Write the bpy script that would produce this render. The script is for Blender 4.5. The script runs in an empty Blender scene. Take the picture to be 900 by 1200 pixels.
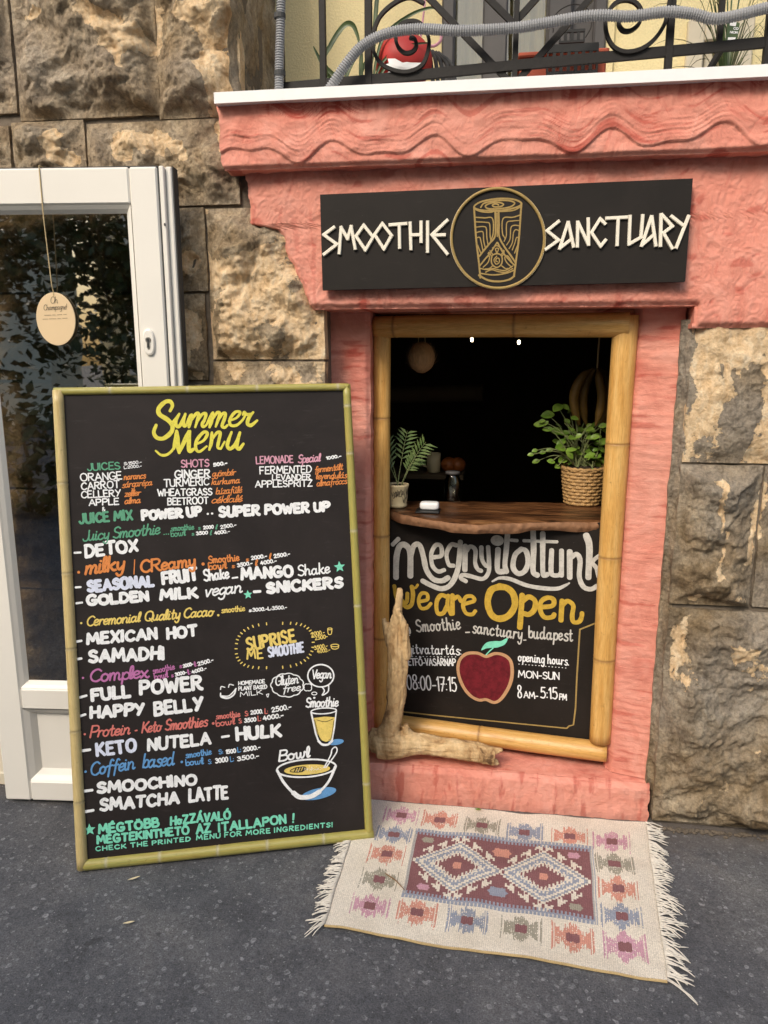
import bpy, math, random
from mathutils import Vector, Matrix, noise
random.seed(7)
S = bpy.context.scene
COL = S.collection
R = math.radians

# ------------------------------------------------------------------ camera, sky, sun, exposure
F, CX, CY = 870.0, 450.0, 600.0
PITCH, YAW, EYE = R(11.6), R(8.0), Vector((0, 0, 1.45))
cam = bpy.data.objects.new('camera', bpy.data.cameras.new('camera'))
COL.objects.link(cam)
cam.location = EYE
cam.rotation_euler = (math.pi/2 - PITCH, 0, YAW)
cam.data.sensor_width = 36
cam.data.lens = F/1200*36
cam.data.clip_start = .05
cam.data.clip_end = 600
S.camera = cam

SUN_EL, SUN_AZ = R(41), R(205)          # azimuth measured clockwise from +Y: the street side, slightly left
W = bpy.data.worlds.new('World'); S.world = W; W.use_nodes = True
wn = W.node_tree.nodes; wl = W.node_tree.links
sky = wn.new('ShaderNodeTexSky'); sky.sky_type = 'NISHITA'; sky.sun_disc = False
sky.sun_elevation = SUN_EL; sky.sun_rotation = SUN_AZ; sky.air_density = 1.6; sky.dust_density = 3.5
bg = wn['Background']; bg.inputs[1].default_value = .125
wl.new(sky.outputs[0], bg.inputs[0])
sd = bpy.data.lights.new('sun', 'SUN'); sd.energy = 1.5; sd.angle = R(18); sd.color = (1, .92, .80)
sun = bpy.data.objects.new('sun', sd); COL.objects.link(sun); sun.location = (-2, -6, 9)
sun.rotation_euler = Vector((-math.sin(SUN_AZ)*math.cos(SUN_EL), -math.cos(SUN_AZ)*math.cos(SUN_EL), -math.sin(SUN_EL))).to_track_quat('-Z', 'Y').to_euler()
S.view_settings.view_transform = 'Standard'; S.view_settings.look = 'None'
S.view_settings.gamma = 1; S.view_settings.use_curve_mapping = False
S.view_settings.exposure = .72

# ------------------------------------------------------------------ measuring: where a sight line meets a real plane of the place
_f = Vector((-math.sin(YAW)*math.cos(PITCH), math.cos(YAW)*math.cos(PITCH), -math.sin(PITCH)))
_r = Vector((math.cos(YAW), math.sin(YAW), 0)); _u = _r.cross(_f)
def ray(x, y): return (x-CX)/F*_r - (y-CY)/F*_u + _f
def at(x, y, Y): d = ray(x, y); return EYE + d*(Y/d.y)
def gz(x, y, z=0): d = ray(x, y); return EYE + d*((z-EYE.z)/d.z)
class Plane:
    def __init__(s, o, e1, e2):
        s.o = Vector(o); s.e1 = Vector(e1).normalized(); e2 = Vector(e2)
        s.e2 = (e2 - s.e1*e2.dot(s.e1)).normalized(); s.n = s.e1.cross(s.e2)     # n points at the viewer's side
    def hit(s, x, y): d = ray(x, y); return EYE + d*((s.o-EYE).dot(s.n)/d.dot(s.n))
    def to2(s, x, y): q = s.hit(x, y)-s.o; return Vector((q.dot(s.e1), q.dot(s.e2)))
    def to3(s, a, b, off=0): return s.o + s.e1*a + s.e2*b + s.n*off

# ------------------------------------------------------------------ object helpers
WL = {}
def tag(o, label, cat, group=None, kind=None):
    o['label'] = label; o['category'] = cat
    if group: o['group'] = group
    if kind: o['kind'] = kind
    return o
def thing(name, loc, label, cat, group=None):
    o = bpy.data.objects.new(name, None); COL.objects.link(o); o.location = loc; o.empty_display_size = .05
    WL[o.name] = Vector(loc); return tag(o, label, cat, group)
class MB:
    def __init__(s): s.v = []; s.f = []; s.a = {}; s.fc = []
    def add(s, verts, faces, fcols=None, **attrs):
        b = len(s.v); s.v += [tuple(p) for p in verts]; s.f += [tuple(i+b for i in f) for f in faces]
        for k in set(list(attrs)+list(s.a)):
            L = s.a.setdefault(k, []); L += [0.0]*(b-len(L)); L += list(attrs[k]) if k in attrs else [0.0]*len(verts)
        if fcols: s.fc += fcols
    def build(s, name, mat, parent=None, smooth=False, loc=None):
        off = WL[parent.name] if parent else Vector(loc if loc is not None else (0, 0, 0))
        me = bpy.data.meshes.new(name)
        me.from_pydata([(p[0]-off.x, p[1]-off.y, p[2]-off.z) for p in s.v], [], s.f)
        me.materials.append(mat)
        for k, L in s.a.items():
            if isinstance(L[0], (tuple, list)):
                at_ = me.attributes.new(k, 'FLOAT_COLOR', 'POINT'); at_.data.foreach_set('color', [c for q in L for c in (*q, 1)])
            else:
                at_ = me.attributes.new(k, 'FLOAT', 'POINT'); at_.data.foreach_set('value', L)
        if s.fc:
            at_ = me.attributes.new('weave', 'FLOAT_COLOR', 'FACE'); at_.data.foreach_set('color', [c for q in s.fc for c in (*q, 1)])
        if smooth: me.polygons.foreach_set('use_smooth', [True]*len(me.polygons))
        me.update()
        o = bpy.data.objects.new(name, me); COL.objects.link(o)
        if parent: o.parent = parent
        else: o.location = off
        WL[o.name] = off
        return o
def box(mb, x0, x1, y0, y1, z0, z1, bev=0, P=None):
    """box, optionally chamfered; P maps local coordinates to the world"""
    P = P or (lambda a, b, c: (a, b, c))
    if bev <= 0:
        v = [P(x, y, z) for z in (z0, z1) for y in (y0, y1) for x in (x0, x1)]
        mb.add(v, [(0, 2, 3, 1), (4, 5, 7, 6), (0, 1, 5, 4), (2, 6, 7, 3), (0, 4, 6, 2), (1, 3, 7, 5)]); return
    v = []; idx = {}
    for ax in range(3):
        for sx in (0, 1):
            for sy in (0, 1):
                for sz in (0, 1):
                    c = [(x0+bev, x1-bev)[sx], (y0+bev, y1-bev)[sy], (z0+bev, z1-bev)[sz]]
                    c[ax] = ((x0, x1)[sx], (y0, y1)[sy], (z0, z1)[sz])[ax]
                    idx[(ax, sx, sy, sz)] = len(v); v.append(P(*c))
    f = []
    for ax in range(3):
        o1, o2 = [k for k in range(3) if k != ax]
        for s in (0, 1):
            q = []
            for a, b in ((0, 0), (1, 0), (1, 1), (0, 1)):
                k = [0, 0, 0]; k[ax] = s; k[o1] = a; k[o2] = b; q.append(idx[(ax, *k)])
            f.append(tuple(q))
        for a in (0, 1):
            for b in (0, 1):
                k0 = [0, 0, 0]; k0[o1] = a; k0[o2] = b; k1 = list(k0); k1[ax] = 1
                f.append((idx[(o1, *k0)], idx[(o1, *k1)], idx[(o2, *k1)], idx[(o2, *k0)]))
    for sx in (0, 1):
        for sy in (0, 1):
            for sz in (0, 1): f.append(tuple(idx[(a, sx, sy, sz)] for a in range(3)))
    mb.add(v, f)
def frame_axes(pts):
    out = []; up = None
    for i in range(len(pts)):
        t = (pts[min(i+1, len(pts)-1)] - pts[max(i-1, 0)])
        t = t.normalized() if t.length > 1e-9 else Vector((0, 0, 1))
        if up is None: up = Vector((0, 0, 1)) if abs(t.z) < .9 else Vector((1, 0, 0))
        a = t.cross(up).normalized(); up = a.cross(t).normalized(); out.append((t, a, up))
    return out
def tube(mb, pts, rad, n=8, caps=True, squash=1.0, twist=0, attr=False):
    pts = [Vector(p) for p in pts]; ax = frame_axes(pts); v = []; f = []; al = []; an = []; L = 0
    for i, (p, (t, a, b)) in enumerate(zip(pts, ax)):
        r = rad[i] if isinstance(rad, (list, tuple)) else rad
        if i: L += (p-pts[i-1]).length
        for k in range(n):
            w = 2*math.pi*k/n + twist*i
            v.append(p + a*(math.cos(w)*r) + b*(math.sin(w)*r*squash)); al.append(L); an.append(k/n)
    for i in range(len(pts)-1):
        for k in range(n):
            k2 = (k+1) % n; f.append((i*n+k, i*n+k2, (i+1)*n+k2, (i+1)*n+k))
    if caps: f.append(tuple(range(n))[::-1]); f.append(tuple((len(pts)-1)*n+k for k in range(n)))
    if attr: mb.add(v, f, al=al, an=an)
    else: mb.add(v, f)
def pole(mb, p0, p1, r0, nodes, r1=None, n=20, ridge=.06, seed=0, bend=.002, notch=0):
    """a bamboo cane: slightly bent, with a double ring at each node"""
    p0, p1 = Vector(p0), Vector(p1); L = (p1-p0).length; r1 = r1 or r0; rnd = random.Random(seed)
    ts = set(i/40 for i in range(41))
    for nd in nodes:
        for d in (-.014, -.008, -.005, -.002, 0, .002, .005, .009, .016): ts.add(min(1, max(0, nd+d/L)))
    ts = sorted(ts); bx = rnd.uniform(-bend, bend); bz = rnd.uniform(-bend, bend)
    side = (p1-p0).cross(Vector((.3, .8, .5))).normalized(); up = side.cross((p1-p0).normalized())
    v = []; f = []; al = []; an = []; nd_ = []
    for i, t in enumerate(ts):
        c = p0.lerp(p1, t) + side*bx*math.sin(t*5+seed) + up*bz*math.sin(t*4+1+seed)
        r = r0+(r1-r0)*t; dark = 0
        for k in nodes:
            d = (t-k)*L
            r *= 1 + ridge*math.exp(-((d-.004)/.004)**2) + ridge*.5*math.exp(-((d+.006)/.004)**2) - ridge*.6*math.exp(-(d/.0022)**2) - .02*math.exp(-(d/.04)**2)
            dark = max(dark, math.exp(-((d)/.0045)**2))
        for k in range(n):
            w = 2*math.pi*k/n; rr = r*(1+.012*math.sin(3*w+seed))
            v.append(c + side*math.cos(w)*rr + up*math.sin(w)*rr); al.append(t*L+seed*3.1); an.append(w); nd_.append(dark)
    m = len(ts)
    for i in range(m-1):
        for k in range(n): k2 = (k+1) % n; f.append((i*n+k, i*n+k2, (i+1)*n+k2, (i+1)*n+k))
    f.append(tuple(range(n))[::-1]); f.append(tuple((m-1)*n+k for k in range(n)))
    mb.add(v, f, al=al, an=an, nd=nd_)
def lathe(mb, c, prof, n=32, disp=None):
    c = Vector(c); v = []; f = []; m = len(prof)
    for i, (r, z) in enumerate(prof):
        for k in range(n):
            w = 2*math.pi*k/n; rr = r + (disp(i, w) if disp else 0); v.append(c+Vector((math.cos(w)*rr, math.sin(w)*rr, z)))
    for i in range(m-1):
        for k in range(n): k2 = (k+1) % n; f.append((i*n+k, i*n+k2, (i+1)*n+k2, (i+1)*n+k))
    f.append(tuple(range(n))[::-1]); f.append(tuple((m-1)*n+k for k in range(n)))
    mb.add(v, f)
def blob(mb, c, rx, ry, rz, disp=None, nu=32, nv=20, **kw):
    c = Vector(c); v = []; f = []
    for i in range(nv+1):
        th = math.pi*i/nv
        for k in range(nu):
            w = 2*math.pi*k/nu; d = Vector((math.sin(th)*math.cos(w), math.sin(th)*math.sin(w), math.cos(th)))
            s = 1+(disp(d) if disp else 0); v.append(c+Vector((d.x*rx*s, d.y*ry*s, d.z*rz*s)))
    for i in range(nv):
        for k in range(nu): k2 = (k+1) % nu; f.append((i*nu+k, (i+1)*nu+k, (i+1)*nu+k2, i*nu+k2))
    mb.add(v, f)
def fbm(x, y, z=0, o=4, h=.9): return noise.fractal(Vector((x, y, z)), h, 2.1, o)
def sstep(a, b, x): t = min(1, max(0, (x-a)/(b-a))); return t*t*(3-2*t)
def patch(mb, xl, xr, zb, zt, y, yb, res, disp, attr=None, skirt=4, skip=None):
    """relief face looking at the street: x from xl(z) to xr(z), z from zb to zt; displaced by disp (metres towards -y), with sides back to yb"""
    nz = max(2, int((zt-zb)/res)); nx = max(2, int((xr((zb+zt)/2)-xl((zb+zt)/2))/res)); v = []; f = []; av = []
    for j in range(nz+1):
        z = zb+(zt-zb)*j/nz; a, b = xl(z), xr(z)
        for i in range(nx+1):
            x = a+(b-a)*i/nx; v.append((x, y-disp(x, z), z)); av.append(attr(x, z) if attr else 0.0)
    w = nx+1
    for j in range(nz):
        for i in range(nx): f.append((j*w+i, j*w+i+1, (j+1)*w+i+1, (j+1)*w+i))
    if skip:                              # a notch is left out: close the sides along whatever edge remains
        f = [q for q in f if not skip(sum(v[k][0] for k in q)/4, sum(v[k][2] for k in q)/4)]; ed = {}
        for q in f:
            for a, b in zip(q, q[1:]+q[:1]): ed[(a, b)] = 1
        for a, b in [e for e in ed if (e[1], e[0]) not in ed]:
            n0 = len(v); v += [v[a], v[b], (v[b][0], yb, v[b][2]), (v[a][0], yb, v[a][2])]; av += [av[a], av[b], av[b], av[a]]; f.append((n0+1, n0, n0+3, n0+2))
        mb.add(v, f, mark=av); return
    loop = list(range(nx+1)) + [j*w+nx for j in range(1, nz+1)] + [nz*w+i for i in range(nx-1, -1, -1)] + [j*w for j in range(nz-1, 0, -1)]
    m = len(loop); prev = []
    for k in loop: prev.append(len(v)); v.append(v[k]); av.append(av[k])
    for s in range(1, skirt+1):
        cur = []
        for k in loop:
            x0, y0, z0 = v[k]; t = s/skirt; q = .004*noise.noise(Vector((x0*40, (y0+(yb-y0)*t)*40, z0*40))) if 0 < s < skirt else 0
            cur.append(len(v)); v.append((x0+q, y0+(yb-y0)*t, z0+q)); av.append(av[k])
        for k in range(m): k2 = (k+1) % m; f.append((prev[k2], prev[k], cur[k], cur[k2]))
        prev = cur
    mb.add(v, f, mark=av)

# ------------------------------------------------------------------ materials
def mat(name):
    m = bpy.data.materials.new(name); m.use_nodes = True; return m, m.node_tree.nodes, m.node_tree.links, m.node_tree.nodes['Principled BSDF']
def nd(n, t, **kw):
    o = n.new('ShaderNode'+t)
    for k, v in kw.items():
        if k in o.inputs: o.inputs[k].default_value = v
        else: setattr(o, k, v)
    return o
def ramp(n, l, src, stops):
    o = n.new('ShaderNodeValToRGB'); e = o.color_ramp.elements
    while len(e) < len(stops): e.new(.5)
    for q, (p, c) in zip(e, stops): q.position = p; q.color = (*c, 1) if len(c) == 3 else c
    l.new(src, o.inputs[0]); return o.outputs[0]
def mixc(n, l, fac, a, b, mode='MIX'):
    o = n.new('ShaderNodeMix'); o.data_type = 'RGBA'; o.blend_type = mode
    for s, i in ((fac, 0), (a, 6), (b, 7)):
        if hasattr(s, 'links'): l.new(s, o.inputs[i])
        else: o.inputs[i].default_value = s if i == 0 else (*s, 1)
    return o.outputs[2]
def bump(n, l, h, p, strength=.5, dist=.01, prev=None):
    o = nd(n, 'Bump', Strength=strength, Distance=dist); l.new(h, o.inputs['Height'])
    if prev: l.new(prev, o.inputs['Normal'])
    if p: l.new(o.outputs[0], p.inputs['Normal'])
    return o.outputs[0]
def objco(n, l, scale=(1, 1, 1)):
    t = n.new('ShaderNodeTexCoord'); m = nd(n, 'Mapping', Scale=scale); l.new(t.outputs['Object'], m.inputs[0]); return m.outputs[0]
def noisetex(n, l, co, scale, detail=4, rough=.55, dist=0):
    o = nd(n, 'TexNoise', Scale=scale, Detail=detail, Roughness=rough, Distortion=dist); l.new(co, o.inputs['Vector']); return o.outputs['Fac']
def plain(name, c, rough=.6, var=.25, scale=30, bmp=.15, metal=0, spec=.4, stretch=(1, 1, 1), dist=.004):
    """a surface of one material with a little natural variation of tone and relief"""
    m, n, l, p = mat(name); co = objco(n, l, stretch)
    f = noisetex(n, l, co, scale, 5)
    l.new(mixc(n, l, f, tuple(x*(1-var) for x in c), tuple(min(1, x*(1+var)) for x in c)), p.inputs['Base Color'])
    p.inputs['Roughness'].default_value = rough; p.inputs['Metallic'].default_value = metal; p.inputs['Specular IOR Level'].default_value = spec
    if bmp: bump(n, l, f, p, bmp, dist)
    return m

def stone_mat(name, k=1.0, cool_=(.40, .34, .28)):
    m, n, l, p = mat(name); co = objco(n, l)
    at_ = nd(n, 'Attribute', attribute_name='mark')
    n1 = noisetex(n, l, co, 19, 9, .72, .35); n2 = noisetex(n, l, co, 6, 8, .68, .9); n3 = noisetex(n, l, co, 120, 5, .7); n4 = noisetex(n, l, objco(n, l, (1, 1, .5)), 42, 6, .7, .5); n5 = noisetex(n, l, co, 2.6, 3, .5)
    ad = nd(n, 'Math', operation='MULTIPLY_ADD'); l.new(n1, ad.inputs[0]); ad.inputs[1].default_value = 1.5; l.new(at_.outputs['Fac'], ad.inputs[2])
    ex = ramp(n, l, ad.outputs[0], [(.572, (0, 0, 0)), (.582, (.95, .95, .95)), (.66, (1, 1, 1))]); ad.inputs[1].default_value = 1.0
    ad2 = nd(n, 'Math', operation='MULTIPLY_ADD'); l.new(ad.outputs[0], ad2.inputs[0]); ad2.inputs[1].default_value = .5; ad2.inputs[2].default_value = .1; l.new(ad2.outputs[0], ex.node.inputs[0])
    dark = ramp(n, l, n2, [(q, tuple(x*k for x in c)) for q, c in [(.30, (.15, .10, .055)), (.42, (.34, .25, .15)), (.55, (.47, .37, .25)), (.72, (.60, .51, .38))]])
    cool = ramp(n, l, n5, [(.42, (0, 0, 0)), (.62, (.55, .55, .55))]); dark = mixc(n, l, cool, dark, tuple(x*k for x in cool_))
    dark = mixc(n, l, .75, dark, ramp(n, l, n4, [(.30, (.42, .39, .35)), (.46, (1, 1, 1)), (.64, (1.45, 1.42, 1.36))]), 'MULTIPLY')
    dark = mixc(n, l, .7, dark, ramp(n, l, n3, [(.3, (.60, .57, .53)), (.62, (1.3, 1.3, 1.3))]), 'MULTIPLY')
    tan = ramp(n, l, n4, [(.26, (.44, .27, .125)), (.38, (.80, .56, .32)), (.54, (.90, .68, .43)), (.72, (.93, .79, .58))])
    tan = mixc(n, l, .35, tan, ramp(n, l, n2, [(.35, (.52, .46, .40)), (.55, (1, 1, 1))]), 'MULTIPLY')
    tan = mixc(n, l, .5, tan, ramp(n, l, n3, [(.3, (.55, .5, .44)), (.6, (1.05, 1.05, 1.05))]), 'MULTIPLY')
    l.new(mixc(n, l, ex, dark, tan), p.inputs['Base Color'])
    p.inputs['Roughness'].default_value = .9; p.inputs['Specular IOR Level'].default_value = .25
    b = bump(n, l, n1, None, .8, .022); b = bump(n, l, n4, None, .9, .011, b); b = bump(n, l, n3, None, .8, .005, b)
    bump(n, l, ex, p, .45, .004, b); return m
def stucco_mat(name, swirl):
    m, n, l, p = mat(name); co = objco(n, l); at_ = nd(n, 'Attribute', attribute_name='mark')
    n1 = noisetex(n, l, co, 7, 7, .68, 1.0); n3 = noisetex(n, l, co, 150, 4, .65); n4 = noisetex(n, l, co, 2.3, 4, .55)
    if swirl:
        nw = n.new('ShaderNodeTexNoise'); nw.inputs['Scale'].default_value = 3; l.new(co, nw.inputs['Vector'])
        wq = mixc(n, l, .16, (0, 0, 0), (0, 0, 0)); l.new(co, wq.node.inputs[6]); l.new(nw.outputs['Color'], wq.node.inputs[7])
        vc = nd(n, 'TexVoronoi', Scale=5.5); l.new(wq, vc.inputs['Vector']); sp = n.new('ShaderNodeSeparateColor'); l.new(vc.outputs['Color'], sp.inputs[0])
        an = nd(n, 'MapRange'); an.inputs[3].default_value = -.75; an.inputs[4].default_value = .95; l.new(sp.outputs[0], an.inputs[0])
        vr = n.new('ShaderNodeVectorRotate'); vr.rotation_type = 'Y_AXIS'; l.new(wq, vr.inputs['Vector']); l.new(an.outputs[0], vr.inputs['Angle'])
        mp = nd(n, 'Mapping', Scale=(75, 20, 3.5)); l.new(vr.outputs[0], mp.inputs[0]); n2 = noisetex(n, l, mp.outputs[0], 1.0, 5, .6)
    else: n2 = noisetex(n, l, objco(n, l, (1, 1, 5)), 30, 6, .66, .4)
    base = ramp(n, l, n1, [(.3, (.58, .20, .145)), (.5, (.68, .275, .205)), (.72, (.75, .35, .275))])
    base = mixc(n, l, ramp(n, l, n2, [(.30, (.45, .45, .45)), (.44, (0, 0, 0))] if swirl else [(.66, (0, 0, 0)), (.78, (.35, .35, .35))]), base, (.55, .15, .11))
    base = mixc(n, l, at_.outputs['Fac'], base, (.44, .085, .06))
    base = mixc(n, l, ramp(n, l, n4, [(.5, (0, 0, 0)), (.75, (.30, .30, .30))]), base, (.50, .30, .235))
    base = mixc(n, l, ramp(n, l, n3, [(.68, (0, 0, 0)), (.76, (.45, .45, .45))]), base, (.86, .58, .50))
    l.new(base, p.inputs['Base Color']); p.inputs['Roughness'].default_value = .85; p.inputs['Specular IOR Level'].default_value = .2
    b = bump(n, l, n2, None, .5 if swirl else .55, .005); b = bump(n, l, n1, None, .4, .01, b); bump(n, l, n3, p, .5, .003, b); return m
def bamboo_mat(name, c0, c1, c2, ringc, stretch=2.5, gloss=.38):
    m, n, l, p = mat(name)
    a = nd(n, 'Attribute', attribute_name='al'); b = nd(n, 'Attribute', attribute_name='an'); d = nd(n, 'Attribute', attribute_name='nd')
    cs = n.new('ShaderNodeMath'); cs.operation = 'COSINE'; l.new(b.outputs['Fac'], cs.inputs[0])
    sn = n.new('ShaderNodeMath'); sn.operation = 'SINE'; l.new(b.outputs['Fac'], sn.inputs[0])
    cb = n.new('ShaderNodeCombineXYZ'); l.new(cs.outputs[0], cb.inputs[0]); l.new(sn.outputs[0], cb.inputs[1])
    ml = nd(n, 'Math', operation='MULTIPLY'); ml.inputs[1].default_value = stretch; l.new(a.outputs['Fac'], ml.inputs[0]); l.new(ml.outputs[0], cb.inputs[2])
    f1 = noisetex(n, l, cb.outputs[0], 2.2, 5, .6); f2 = noisetex(n, l, cb.outputs[0], 14, 3); 
    co = objco(n, l); f3 = noisetex(n, l, co, 60, 5, .65)
    c = ramp(n, l, f1, [(.3, c0), (.5, c1), (.7, c2)])
    c = mixc(n, l, .7, c, ramp(n, l, f2, [(.3, (.68, .64, .55)), (.62, (1, 1, 1))]), 'MULTIPLY')
    c = mixc(n, l, ramp(n, l, f3, [(.62, (0, 0, 0)), (.74, (.6, .6, .6))]), c, tuple(x*.45 for x in c0))
    dm = nd(n, 'Math', operation='MULTIPLY'); dm.inputs[1].default_value = .75; l.new(d.outputs['Fac'], dm.inputs[0])
    c = mixc(n, l, dm.outputs[0], c, ringc)
    l.new(c, p.inputs['Base Color']); p.inputs['Roughness'].default_value = gloss; p.inputs['Specular IOR Level'].default_value = .5
    b = bump(n, l, f2, None, .25, .003); bump(n, l, f3, p, .12, .002, b); return m
def asphalt_mat():
    m, n, l, p = mat('asphalt'); co = objco(n, l)
    n1 = noisetex(n, l, co, 1.7, 6, .65, .5); n2 = noisetex(n, l, co, 240, 3, .7); n3 = noisetex(n, l, co, 34, 3)
    nv = n.new('ShaderNodeTexNoise'); nv.inputs['Scale'].default_value = 45; nv.inputs['Detail'].default_value = 3; l.new(co, nv.inputs['Vector'])
    wco = mixc(n, l, .020, (0, 0, 0), (0, 0, 0)); wm = wco.node; l.new(co, wm.inputs[6]); l.new(nv.outputs['Color'], wm.inputs[7])
    n5 = noisetex(n, l, co, 5.5, 7, .7, .6); n6 = noisetex(n, l, co, 75, 4, .7)
    v = nd(n, 'TexVoronoi', Scale=50); l.new(wco, v.inputs['Vector'])
    v2 = nd(n, 'TexVoronoi', Scale=115); l.new(wco, v2.inputs['Vector'])
    base = ramp(n, l, n1, [(.3, (.078, .081, .092)), (.52, (.114, .115, .124)), (.75, (.168, .165, .164))])
    base = mixc(n, l, .8, base, ramp(n, l, n5, [(.3, (.62, .62, .63)), (.5, (.95, .95, .95)), (.7, (1.25, 1.22, 1.18))]), 'MULTIPLY')
    base = mixc(n, l, .7, base, ramp(n, l, n2, [(.3, (.30, .30, .30)), (.68, (1.35, 1.35, 1.35))]), 'MULTIPLY')
    base = mixc(n, l, .5, base, ramp(n, l, n6, [(.35, (.55, .55, .55)), (.65, (1.25, 1.25, 1.25))]), 'MULTIPLY')
    ring = ramp(n, l, v.outputs['Distance'], [(.0, (.3, .3, .3)), (.15, (.5, .5, .5)), (.25, (1, 1, 1)), (.37, (0, 0, 0))])
    sel = ramp(n, l, v.outputs['Color'], [(.46, (0, 0, 0)), (.54, (1, 1, 1))])
    msk = mixc(n, l, 1, ring, sel, 'MULTIPLY'); msk = mixc(n, l, .9, msk, ramp(n, l, n3, [(.36, (0, 0, 0)), (.62, (1, 1, 1))]), 'MULTIPLY')
    msk = mixc(n, l, .8, msk, ramp(n, l, n6, [(.38, (.1, .1, .1)), (.58, (1, 1, 1))]), 'MULTIPLY')
    base = mixc(n, l, mixc(n, l, 1, msk, (.75, .75, .75), 'MULTIPLY'), base, (.37, .37, .385))
    d2 = ramp(n, l, v2.outputs['Distance'], [(.12, (1, 1, 1)), (.28, (0, 0, 0))]); s2 = ramp(n, l, v2.outputs['Color'], [(.70, (0, 0, 0)), (.74, (.6, .6, .6))])
    base = mixc(n, l, mixc(n, l, 1, d2, s2, 'MULTIPLY'), base, (.34, .34, .345))
    n7 = noisetex(n, l, co, 13, 3, .5); n8 = noisetex(n, l, co, 3.1, 5, .6)
    base = mixc(n, l, ramp(n, l, n7, [(.70, (0, 0, 0)), (.73, (.55, .55, .55))]), base, (.035, .035, .038))
    base = mixc(n, l, ramp(n, l, n8, [(.60, (0, 0, 0)), (.70, (.30, .30, .30))]), base, (.20, .19, .18))
    gx = n.new('ShaderNodeSeparateXYZ'); l.new(co, gx.inputs[0])
    dy = nd(n, 'Math', operation='MULTIPLY_ADD'); l.new(n5, dy.inputs[0]); dy.inputs[1].default_value = .30; l.new(gx.outputs[1], dy.inputs[2])
    dirt = ramp(n, l, dy.outputs[0], [(0, (0, 0, 0)), (1, (1, 1, 1))]); mr_ = dirt.node; mr_.color_ramp.elements[0].position = 0; 
    sc = nd(n, 'MapRange'); sc.inputs[1].default_value = 2.18; sc.inputs[2].default_value = 2.40; l.new(dy.outputs[0], sc.inputs[0]); l.new(sc.outputs[0], mr_.inputs[0])
    base = mixc(n, l, mixc(n, l, 1, dirt, (.6, .6, .6), 'MULTIPLY'), base, (.17, .135, .105))
    l.new(base, p.inputs['Base Color']); p.inputs['Roughness'].default_value = .85; p.inputs['Specular IOR Level'].default_value = .3
    b = bump(n, l, n2, None, .6, .005); b = bump(n, l, n6, None, .35, .006, b); bump(n, l, n1, p, .2, .02, b); return m
def board_mat(name, c):
    m, n, l, p = mat(name); co = objco(n, l, (1, 1, 1)); f = noisetex(n, l, co, 5, 6, .65, 1.2); g = noisetex(n, l, objco(n, l, (1, 1, 5)), 14, 6, .7); h = noisetex(n, l, co, 210, 2)
    b = ramp(n, l, f, [(.3, tuple(x*.82 for x in c)), (.7, tuple(x*1.25 for x in c))])
    b = mixc(n, l, ramp(n, l, g, [(.6, (0, 0, 0)), (.8, (.13, .13, .13))]), b, (.17, .16, .15))
    b = mixc(n, l, ramp(n, l, h, [(.74, (0, 0, 0)), (.78, (.35, .35, .35))]), b, (.2, .18, .17))
    l.new(b, p.inputs['Base Color']); p.inputs['Roughness'].default_value = .6; p.inputs['Specular IOR Level'].default_value = .22
    bump(n, l, g, p, .05, .003); return m
def paint(name, c, var=.16):
    m, n, l, p = mat(name); co = objco(n, l); f = noisetex(n, l, co, 55, 4, .65); g = noisetex(n, l, co, 300, 3)
    b = ramp(n, l, f, [(.3, tuple(x*(1-var) for x in c)), (.6, c)])
    b = mixc(n, l, ramp(n, l, g, [(.28, (.55, .55, .55)), (.44, (0, 0, 0))]), b, tuple(x*.4 for x in c))
    l.new(b, p.inputs['Base Color']); p.inputs['Roughness'].default_value = .7; p.inputs['Specular IOR Level'].default_value = .25; return m
def wood_mat(name, stops, scale=(1, 1, 14), s=6, rough=.6, bm=.3, dist=1.5):
    m, n, l, p = mat(name); co = objco(n, l, scale); f = noisetex(n, l, co, s, 7, .62, dist); g = noisetex(n, l, co, s*5, 4, .6)
    c = ramp(n, l, f, stops); c = mixc(n, l, .5, c, ramp(n, l, g, [(.35, (.5, .47, .42)), (.6, (1, 1, 1))]), 'MULTIPLY')
    l.new(c, p.inputs['Base Color']); p.inputs['Roughness'].default_value = rough
    b = bump(n, l, g, None, bm, .004); bump(n, l, f, p, bm, .008, b); return m
def leaf_mat(name, a, b):
    m, n, l, p = mat(name); oi = noisetex(n, l, objco(n, l), 22, 3)
    l.new(ramp(n, l, oi, [(.35, a), (.65, b)]), p.inputs['Base Color']); p.inputs['Roughness'].default_value = .42
    p.inputs['Subsurface Weight'].default_value = 0; return m
def glass_mat(name, tint, refl=.13):
    m, n, l, p = mat(name); n.remove(p); out = n['Material Output']
    t = nd(n, 'BsdfTransparent'); t.inputs[0].default_value = (*tint, 1)
    g = nd(n, 'BsdfGlossy', Roughness=.015); g.inputs[0].default_value = (1, 1, 1, 1)
    fr = nd(n, 'LayerWeight', Blend=.35); ad = nd(n, 'Math', operation='MULTIPLY_ADD', use_clamp=True); l.new(fr.outputs['Fresnel'], ad.inputs[0]); ad.inputs[1].default_value = .9; ad.inputs[2].default_value = refl
    nf = noisetex(n, l, objco(n, l), 3, 2); bo = bump(n, l, nf, None, .05, .02); l.new(bo, g.inputs['Normal'])
    mx = n.new('ShaderNodeMixShader'); l.new(ad.outputs[0], mx.inputs[0]); l.new(t.outputs[0], mx.inputs[1]); l.new(g.outputs[0], mx.inputs[2]); l.new(mx.outputs[0], out.inputs[0]); return m
def emit_mat(name, c, s):
    m, n, l, p = mat(name); p.inputs['Emission Color'].default_value = (*c, 1); p.inputs['Emission Strength'].default_value = s; return m
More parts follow.
